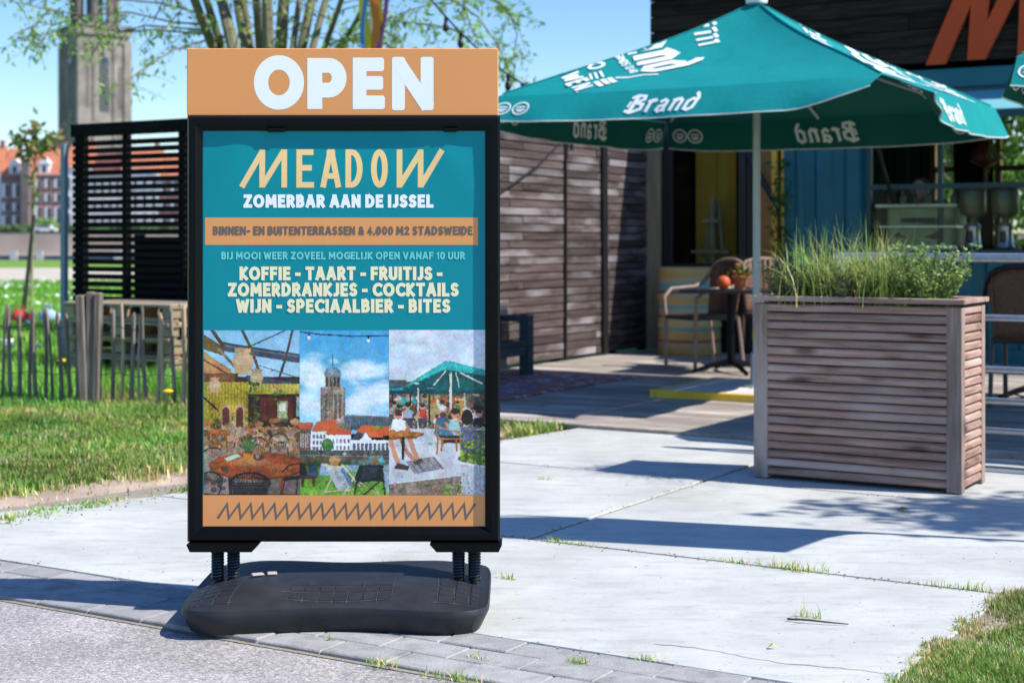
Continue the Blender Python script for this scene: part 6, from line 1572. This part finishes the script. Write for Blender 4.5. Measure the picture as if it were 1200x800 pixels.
# drooping leafy twigs to the left and the right of the head
guides = [[(250,30),(200,26),(150,14),(100,18),(50,10),(15,2)], [(240,40),(180,35),(140,38),(95,28),(55,40),(20,45)], [(240,48),(205,58),(175,76),(150,94),(124,108)], [(250,20),(190,4),(120,-2),(60,-8),(28,6)], [(235,35),(170,30),(120,44),(104,72)], [(100,18),(60,30),(48,52),(22,44)], [(60,10),(40,30),(18,40)],
          [(200,-10),(214,10),(190,38)], [(180,-20),(192,0),(180,25)],
          [(400,50),(440,30),(480,12),(520,2)], [(460,25),(510,30),(545,38)], [(480,-20),(530,0),(560,20),(580,48),(596,80),(602,104)], [(510,-20),(560,-8),(595,10),(606,40),(600,78)], [(540,-10),(548,20),(556,44)], [(380,54),(420,40),(450,36),(470,48)], [(400,45),(430,52),(455,52)], [(560,-20),(588,6),(610,36)]]
for gi, g in enumerate(guides):
    dy = rg.uniform(-1.2,.8); P3 = [Vector(wpx(x, y, dy*(k/len(g))*1.6)) for k, (x, y) in enumerate(g)]
    tw_.tube([rel(p) for p in P3], [.013-.009*k/len(P3) for k in range(len(P3))], 5)
    nl = 22 if gi < 9 else 62
    for a_, b_ in zip(P3, P3[1:]):
        for k in range(int(nl*(b_-a_).length*.55)):
            v = a_.lerp(b_, rg.random()); lp_pts.append(rel((v.x+rg.normal(0,.06), v.y+rg.normal(0,.08), v.z+rg.normal(-.03,.06))))
        for k in range(3):
            v = a_.lerp(b_, rg.random()); spray(rg, rel(v), (rg.normal((b_-a_).x,.5), rg.normal(0,.4), rg.uniform(-.7,.2)), rg.uniform(.2,.5), 4, lp_pts, tw_, .005, 9 if gi < 9 else 14, .12)
for k in range(26):     # small shoots on the head, above the sign
    p_ = Vector(wpx(rg.uniform(385,465), rg.uniform(30,60), rg.uniform(-.4,.4))); spray(rg, rel(p_), (rg.normal(0,.5), rg.normal(0,.5), .6), rg.uniform(.2,.45), 4, lp_pts, tw_, .005, 14, .05)
tw_.build('twigs', M['twig'], wt)
np_mesh('leaves', *leafcloud(lp_pts, .085, [(.22,.42,.06),(.30,.48,.10),(.15,.30,.05),(.36,.50,.16)], rg, .5, .32), M['leaf'], wt)

rp = thing('ribbon_pole', 'slim pole with hanging yellow, orange and purple ribbons behind the sign', 'pole', (-1.47, 16.2, 0))
m_ = MB(); m_.tube([(0,0,-.05),(0,0,4.6)], .035, 10); m_.build('pole', M['frame_white'], rp)
for k, (c, dx, x2) in enumerate((((.8,.6,.02),-.03,-.07),((.8,.6,.02),.07,.02),((.75,.22,.02),.0,.03),((.30,.10,.30),.09,.08),((.05,.25,.5),-.06,-.05))):
    m_ = MB(); n = 16; w_ = .05
    for q in range(n+1):
        f = q/n; x = dx*2*(1-f)+x2*f+.03*math.sin(f*9+k); w_ = .09 if k < 3 else .05; m_.v += [(x-w_/2, -.05-.02*k+.02*math.sin(f*7+k), 4.4-1.6*f-.0*k), (x+w_/2, -.06-.02*k+.03*math.sin(f*8), 4.4-1.6*f)]
    m_.f = [(2*q,2*q+1,2*q+3,2*q+2) for q in range(n)]; o = m_.build('ribbon', mat('ribbon_cloth', c, .7), rp); o.modifiers.new('t','SOLIDIFY').thickness = .003
fs_ = thing('festoon_cable', 'black festoon light cable with bulbs sagging from the willow to the bar', 'string lights', (0,0,0))
fp = [Vector(((px-600)/1800*d, d, EYE+(282-py)/1800*d)) for px, py, d in ((470,-60,15.6),(505,0,15.1),(537,36,14.7),(556,54,14.5),(590,84,14.1),(612,98,13.9),(660,116,13.7),(720,124,13.9),(775,110,14.8))]
m_ = MB(); m_.tube([tuple(p) for p in fp], .010, 6); m_.build('cable', M['cable'], fs_)
for k in (1.55, 2.15, 4.25, 5.0, 6.2):
    i = int(k); p = fp[i].lerp(fp[i+1], k-i); m_ = MB(); m_.lathe([(.012,0),(.018,-.02),(.018,-.06),(.03,-.09),(.032,-.12),(.012,-.15)], 10, tuple(p)); m_.build('bulb_socket', M['cable'], fs_)

def leafy_tree(name, label, loc, th, crown, nl, cols, seed, trunk_r=.12, lsize=.12, group=None, lean=(0,0), nb=14):
    """trunk, limbs, twig clusters of leaves spread through the crown ellipsoid (cx,cy,cz,rx,ry,rz)"""
    rg = np.random.default_rng(seed); t = thing(name, label, 'tree', loc, 0, group); cx, cy, cz, rx, ry, rz = crown
    m_ = MB(); m_.tube([(0,0,-.2),(lean[0]*.3,lean[1]*.3,th*.5),(cx*.6+lean[0]*.4,cy*.6,th),(cx,cy,cz+rz*.4)], [trunk_r*1.2,trunk_r*.9,trunk_r*.75,trunk_r*.2], 8)
    m_.build('trunk', M['bark'], t, True); lim = MB(); pts = []
    for k in range(nb):
        d = rg.normal(0,1,3); d /= np.linalg.norm(d); f = rg.uniform(.55,1.0); e = np.array([cx,cy,cz])+d*f*np.array([rx,ry,rz]); s_ = np.array([cx*.7,cy*.7,th*.85+rg.uniform(0,.5)*(cz-th*.85)])
        lim.tube([tuple(s_), tuple((s_+e)/2+rg.normal(0,.06,3)*rx), tuple(e)], [trunk_r*.4,trunk_r*.22,trunk_r*.05], 5)
        for j in range(7):
            c = e + rg.normal(0,.30,3)*np.array([rx,ry,rz]); rr = rg.uniform(.10,.24)*min(rx,rz)
            nn_ = int(nl/nb/7); pts += [tuple(c+rg.normal(0,1,3)*rr) for _ in range(nn_)]
    lim.build('limbs', M['bark'], t); np_mesh('crown', *leafcloud(pts, lsize, cols, rg, .3, .55), M['leaf'], t); return t
lc_spring = [(.10,.20,.03),(.14,.25,.04),(.07,.14,.025),(.18,.29,.06)]
# sapling at the left with its dark stake
sp_t = thing('sapling', 'thin young tree with sparse new leaves at the left edge', 'tree', (-6.45, 20.5, -.02)); S0 = Vector((-6.45,20.5,-.02))
spx = lambda px, py: tuple(Vector(((px-600)/1800*20.5, 20.5, EYE+(282-py)/1800*20.5))-S0)
m_ = MB(); m_.tube([spx(28,362),spx(34,310),spx(40,252)], [.032,.028,.026], 7); m_.build('stake', M['dark_stem'], sp_t)
m_ = MB(); m_.tube([spx(36,368),spx(38,300),spx(40,240),spx(41,190),spx(42,150)], [.02,.018,.017,.013,.005], 7)
pts = []
for a_, b_ in (((41,195),(30,168)),((41,190),(22,158)),((41,185),(55,165)),((41,180),(64,158)),((42,170),(38,148)),((42,165),(48,145)),((41,178),(12,166)),((42,175),(68,162))):
    p0, p1 = Vector(spx(*a_)), Vector(spx(*b_)); m_.tube([tuple(p0), tuple((p0+p1)/2+Vector((0,0,.03))), tuple(p1)], [.008,.006,.003], 4)
    for k in range(26): v = p0.lerp(p1, rg.uniform(.3,1.05)); pts.append((v.x+rg.normal(0,.05), v.y+rg.normal(0,.08), v.z+rg.normal(0,.05)))
m_.build('trunk', mat('pale_stem',(.30,.28,.16),.8), sp_t)
for k in range(24): v = Vector(spx(40, rg.uniform(195,245))); pts.append((v.x+rg.normal(0,.025), v.y+rg.normal(0,.03), v.z))
np_mesh('leaves', *leafcloud(pts,.12,[(.14,.22,.05),(.22,.27,.06),(.10,.17,.04),(.30,.22,.07)],rg,.2,.5), M['leaf'], sp_t)
# tree outside the frame that dapples the slabs
leafy_tree('shade_tree', 'light leafy tree standing right of the concrete', (6.55,4.62,-.03), 2.6, (-.6,.25,3.9,.95,.34,.62), 4300, lc_spring, 31, .1, .10)
leafy_tree('leafy_tree', 'tall round leafy tree behind the bar, left of the hatch view', (7.2,24.5,-.03), 2, (0,0,4.2,2.6,2.2,2.6), 9000, lc_spring, 32, .16, .17, 'trees behind the bar')
leafy_tree('leafy_tree', 'low bushy tree behind the bar, right of the hatch view', (10.6,27,-.03), 1.0, (0,0,2.4,2.2,2.0,2.0), 7000, lc_spring, 33, .14, .17, 'trees behind the bar')
leafy_tree('leafy_tree', 'wide bushy tree far behind the bar', (11.5,38,-.03), 1.2, (0,0,3.0,4.2,2.5,2.4), 8000, lc_spring, 34, .2, .24, 'trees behind the bar')

# ------------------------------------------------------------------ far bank: quay, houses, church
D0 = 290
q = MB(); q.box((0, D0-1.5, .15), (700, 1.5, 4.1)); struct(q.build('quay_wall', M['quay_tan']))
q = MB(); q.box((0, D0-6.0, -2.9), (700, 7.2, 2.6)); struct(q.build('lower_quay', M['quay_grey']))
q = MB(); q.box((0, D0-6.0, -1.58), (700, 7.6, .10)); struct(q.build('quay_coping', M['quay_pale']))
q = MB(); q.box((0, D0+18, 2.35), (700, 38, .35)); struct(q.build('quay_road', M['quay_grey']))
for i, px in enumerate((-60,16,46,92,138)):
    x = (px-600)/1800*(D0-9.9); m_ = MB(); m_.box((0,0,-.7),(1.3,.5,3.0)); m_.build('body', M['quay_pale'], thing('mooring_post', 'pale mooring post against the lower quay across the river', 'mooring post', (x, D0-9.9, -1.6), 0, 'pale mooring posts along the quay'))
hg = MB(); rgx = random.Random(4)
for i in range(260): hg.ball((rgx.uniform(-110,-60), D0+6+rgx.uniform(-.6,.6), 3.1+rgx.uniform(-.3,.5)), rgx.uniform(.5,.9), 6, 4)
M['hedge'] = mat('hedge_leaves', (.045,.085,.025), .8, 0, .5, 1.6); tag(hg.build('hedge', M['hedge']), 'clipped dark green hedge along the quay road', 'hedge')
bsn = MB()
for i in range(60): bsn.ball((rgx.uniform(-1.9,1.9), rgx.uniform(-.8,.8), rgx.uniform(.4,2.6)), rgx.uniform(.45,.8), 6, 4)
tag(bsn.build('green_shrub', mat('shrub_leaves',(.10,.20,.04),.8,0,.5,1.5), None, loc=(-90.5,D0+7.6,2.5)), 'bright green shrub above the white car on the far quay', 'shrub')
def house(px0, px1, eave, ridge, wallm, roofm, rows, cols, label, dorm=None, depth=302, shut=True):
    s_ = depth/1800; x0, x1 = (px0-600)*s_, (px1-600)*s_; zz = lambda py: EYE+(282-py)*s_; zb_, ze, zr = 2.5, zz(eave), zz(ridge); w_ = x1-x0; dp = 9
    h = thing('quay_house', label, 'house', ((x0+x1)/2, depth, zb_), 0, 'houses along the far quay'); H = ze-zb_; RR = zr-zb_
    m_ = MB(); m_.box((0,dp/2,H/2),(w_,dp,H)); m_.build('wall', M[wallm], h)
    m_ = MB(); m_.add([(-w_/2-.25,-.35,H-.1),(w_/2+.25,-.35,H-.1),(w_/2+.25,dp+.3,H-.1),(-w_/2-.25,dp+.3,H-.1),(-w_/2+.2,dp/2,RR),(w_/2-.2,dp/2,RR)], [(0,1,5,4),(2,3,4,5),(1,2,5),(3,0,4),(3,2,1,0)])
    rf = m_.build('roof', M[roofm], h)
    m_ = MB(); m_.box((w_*.32,dp/2,RR+.4),(.8,.8,1.6)); m_.build('chimney', M['brick_red'], rf)
    if dorm is not None:
        for dpx in dorm:
            x = (dpx-600)*s_-(x0+x1)/2; m_ = MB(); m_.box((x,1.1,H+1.0),(2.0,2.4,2.0)); m_.prism([(x-1.25,H+2.0),(x+1.25,H+2.0),(x,H+3.2)], -.25, 2.3, lambda a,b,c: (a,c,b)); dm = m_.build('dormer', M['frame_white'], h)
            m_ = MB(); m_.box((x,-.12,H+1.0),(.8,.06,1.3)); m_.build('pane', M['window_dark'], dm)
    nr = len(rows)
    for ri, (y0, y1) in enumerate(rows):
        za, zb2 = zz(y1)-zb_, zz(y0)-zb_
        for ci in range(cols):
            x = -w_/2 + w_*(ci+.5)/cols; ww = w_/cols*.42
            m_ = MB(); m_.box((x-(ww*.30 if shut else 0),-.06,(za+zb2)/2),(ww*(1.62 if shut else 1.3),.12,(zb2-za)*1.10)); f_ = m_.build('window', M['frame_white'], h)
            m_ = MB(); m_.box((x+ww*.05,-.135,(za+zb2)/2),(ww*.92,.04,(zb2-za))); m_.build('pane', M['window_dark'], f_)
    m_ = MB(); m_.box((0,-.10,H-.1),(w_+.1,.25,.35)); m_.build('cornice', M['frame_white'] if wallm!='brick' else M['quay_grey'], h)
    return h
house(2,39,205,172,'brick','tile',[(216,231),(238,247),(253,266)],3,'brown brick quay house with white shutters, left of the sapling',[17])
house(41,74.5,204,172,'brick_red','tile',[(210,220),(227,236),(243,261)],3,'red brick quay house with orange roof above the white car',[52])
house(-36,1,200,170,'render_white','tile',[(212,228),(236,247),(252,266)],3,'white rendered quay house at the far left edge',None)
house(75.5,106,196,168,'render_white','tile',[(208,222),(230,244),(250,264)],3,'white rendered quay house just left of the black screen',None)
house(106.5,142,205,178,'render_pale','tile_dark',[(212,226),(234,246),(252,265)],4,'pale quay house with maroon roof behind the screen slats',None)
house(142.5,186,198,170,'render_white','tile',[(208,222),(230,244),(250,264)],4,'wide white quay house behind the screen slats',None)
house(186.5,226,208,180,'brick_red','tile',[(214,226),(234,246),(252,265)],3,'red brick quay house behind the screen next to the sign',None)
bh = thing('back_house', 'house with steep maroon roof rising behind the brown brick quay house', 'house', (-99.5, 322, 3))
m_ = MB(); m_.box((0,4,6),(10,8,12)); m_.build('wall', M['brick'], bh)
m_ = MB(); m_.add([(-5.6,-.3,12),(5.6,-.3,12),(5.6,8.3,12),(-5.6,8.3,12),(-4.6,4,18.6),(4.6,4,18.6)], [(0,1,5,4),(2,3,4,5),(1,2,5),(3,0,4),(3,2,1,0)]); m_.build('roof', M['tile_dark'], bh)
tu = thing('lantern_turret', 'white and grey lantern turret between the two brick quay houses', 'turret', (-95.3, 301, 2.5))
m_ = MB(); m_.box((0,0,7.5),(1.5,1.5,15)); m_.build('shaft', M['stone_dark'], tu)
m_ = MB(); m_.lathe([(.85,14.6),(.95,15.2),(.9,16.6),(.5,17.4),(.1,17.9)], 10); m_.build('lantern', M['frame_white'], tu)
car = thing('white_car', 'white hatchback parked on the quay across the river', 'car', ((53.5-600)/1800*291.5, 291.5, 2.53))
m_ = MB(); m_.prism([(-2.1,.35),(2.1,.35),(2.15,.8),(1.5,.95),(.85,1.45),(-1.0,1.5),(-1.9,1.0),(-2.15,.85)], -.85, .85, lambda a,b,c: (a,c,b)); m_.build('body', M['car_white'], car)
m_ = MB(); m_.prism([(1.3,.97),(.78,1.38),(-.95,1.42),(-1.6,1.0)], -.87, .87, lambda a,b,c: (a,c,b)); m_.build('window', M['window_dark'], car)
for x in (-1.3,1.35):
    for y in (-.78,.78): m_ = MB(); m_.tube([(x,y-.1,.33),(x,y+.1,.33)], .33, 14); m_.build('wheel', M['tyre'], car)
# church tower
TD = 396; s_ = TD/1800; tx = (111-600)*s_; zt = lambda py: EYE+(282-py)*s_
rot = math.radians(36.2)
ctw = thing('church_tower', 'tall square grey stone church tower with open belfry across the river', 'tower', (tx, TD, 3), rot)
wt_ = 13.2; zc = zt(42)-3
m_ = MB(); m_.box((0,0,zc/2),(wt_,wt_,zc)); m_.build('shaft', M['stone'], ctw)
m_ = MB()
for a_ in (-1,1):
    for b_ in (-1,1): m_.box((a_*(wt_/2-.5),b_*(wt_/2-.5),zc/2-1),(2.0,2.0,zc-2))
m_.build('buttress', M['stone'], ctw)
m_ = MB(); m_.box((0,0,zc+.1),(wt_+1.4,wt_+1.4,1.2)); m_.box((0,0,zc-2.2),(wt_+.7,wt_+.7,.7)); m_.box((0,0,zc-23),(wt_+.9,wt_+.9,.8)); m_.box((0,0,zc+1.4),(wt_+1.0,.4,1.4)); m_.build('cornice', M['stone'], ctw)
m_ = MB()
for k in range(4):
    an = k*PI/2
    for j in range(13): x = -wt_/2-.3+j*(wt_+.6)/12; p = Matrix.Rotation(an,3,'Z')@Vector((x,-wt_/2-.45,zc+1.2)); m_.box(tuple(p),(.35,.35,1.5),an)
    p = Matrix.Rotation(an,3,'Z')@Vector((0,-wt_/2-.45,zc+2.0)); m_.box(tuple(p),(wt_+1.2,.3,.25),an)
m_.build('balustrade', M['stone'], ctw)
for k in range(4):
    an = k*PI/2
    for x, w2, z0, z1 in ((0,2.4,zc-20,zc-7.5),(-4.3,1.1,zc-19,zc-9),(4.3,1.1,zc-19,zc-9)):
        m_ = MB(); A = Matrix.Rotation(an,3,'Z')
        pl_ = [(x-w2/2,z0),(x+w2/2,z0),(x+w2/2,z1)]+[(x+w2/2*math.cos(t_),z1+w2*.6*math.sin(t_)) for t_ in (.5,1.0,PI/2,PI-1.0,PI-.5)]+[(x-w2/2,z1)]
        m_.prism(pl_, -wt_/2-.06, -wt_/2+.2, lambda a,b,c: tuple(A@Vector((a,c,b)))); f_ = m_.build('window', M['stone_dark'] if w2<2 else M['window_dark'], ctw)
        m_ = MB()
        for xx in (-.5,.5) if w2 > 2 else (0,): p = A@Vector((x+xx*w2*.4,-wt_/2-.1,(z0+z1)/2)); m_.box(tuple(p),(.22,.2,z1-z0),an)
        m_.build('mullion', M['stone'], f_)
    m_ = MB(); A = Matrix.Rotation(an,3,'Z')
    for x in (-2.6,2.6): p = A@Vector((x,-wt_/2-.15,zc/2)); m_.box(tuple(p),(.7,.5,zc-4),an)
    m_.build('pilaster', M['stone'], ctw)
m_ = MB(); R8 = 5.3
for k in range(8):
    an = k*PI/4+PI/8; m_.tube([(R8*math.cos(an),R8*math.sin(an),zc),(R8*math.cos(an),R8*math.sin(an),zc+13)], 1.0, 8)
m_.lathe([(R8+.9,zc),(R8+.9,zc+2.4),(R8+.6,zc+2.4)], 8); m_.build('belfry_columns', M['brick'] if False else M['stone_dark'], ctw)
m_ = MB(); m_.lathe([(R8-.6,zc+.5),(R8-.6,zc+3.5)], 8); m_.lathe([(2.3,zc+3),(2.3,zc+13)], 8); m_.build('belfry_core', M['window_dark'], ctw)
m_ = MB(); m_.lathe([(R8+1.2,zc+13),(R8+1.4,zc+14.2),(R8+.3,zc+14.6),(R8,zc+17),(R8*.7,zc+20),(R8*.3,zc+22),(.3,zc+24),(.15,zc+30)], 16); m_.build('dome', M['slate'], ctw, True)
nv = thing('church_nave', 'dark slate roof of the church rising left of the tower', 'church', ((84-600)*s_, TD+16, 3), rot)
m_ = MB(); m_.box((0,0,10),(16,26,20)); m_.build('wall', M['stone'], nv)
m_ = MB(); m_.prism([(-8.6,20),(8.6,20),(0,33)], -13.4, 13.4, lambda a,b,c: (a,c,b)); m_.build('roof', M['slate'], nv)
ft = MB()
for i in range(40): ft.ball((rgx.uniform(-2.4,2.4), rgx.uniform(-1.5,1.5), rgx.uniform(10,15.4)), rgx.uniform(.8,1.4), 6, 4)
ft2 = thing('far_tree', 'bright green tree top behind the red brick quay house', 'tree', ((60-600)/1800*322, 322, 3)); ft.build('crown', mat('far_leaves',(.17,.27,.05),.8,0,.5,1), ft2); m_ = MB(); m_.tube([(0,0,0),(0,0,11)], .4, 8); m_.build('trunk', M['bark'], ft2)
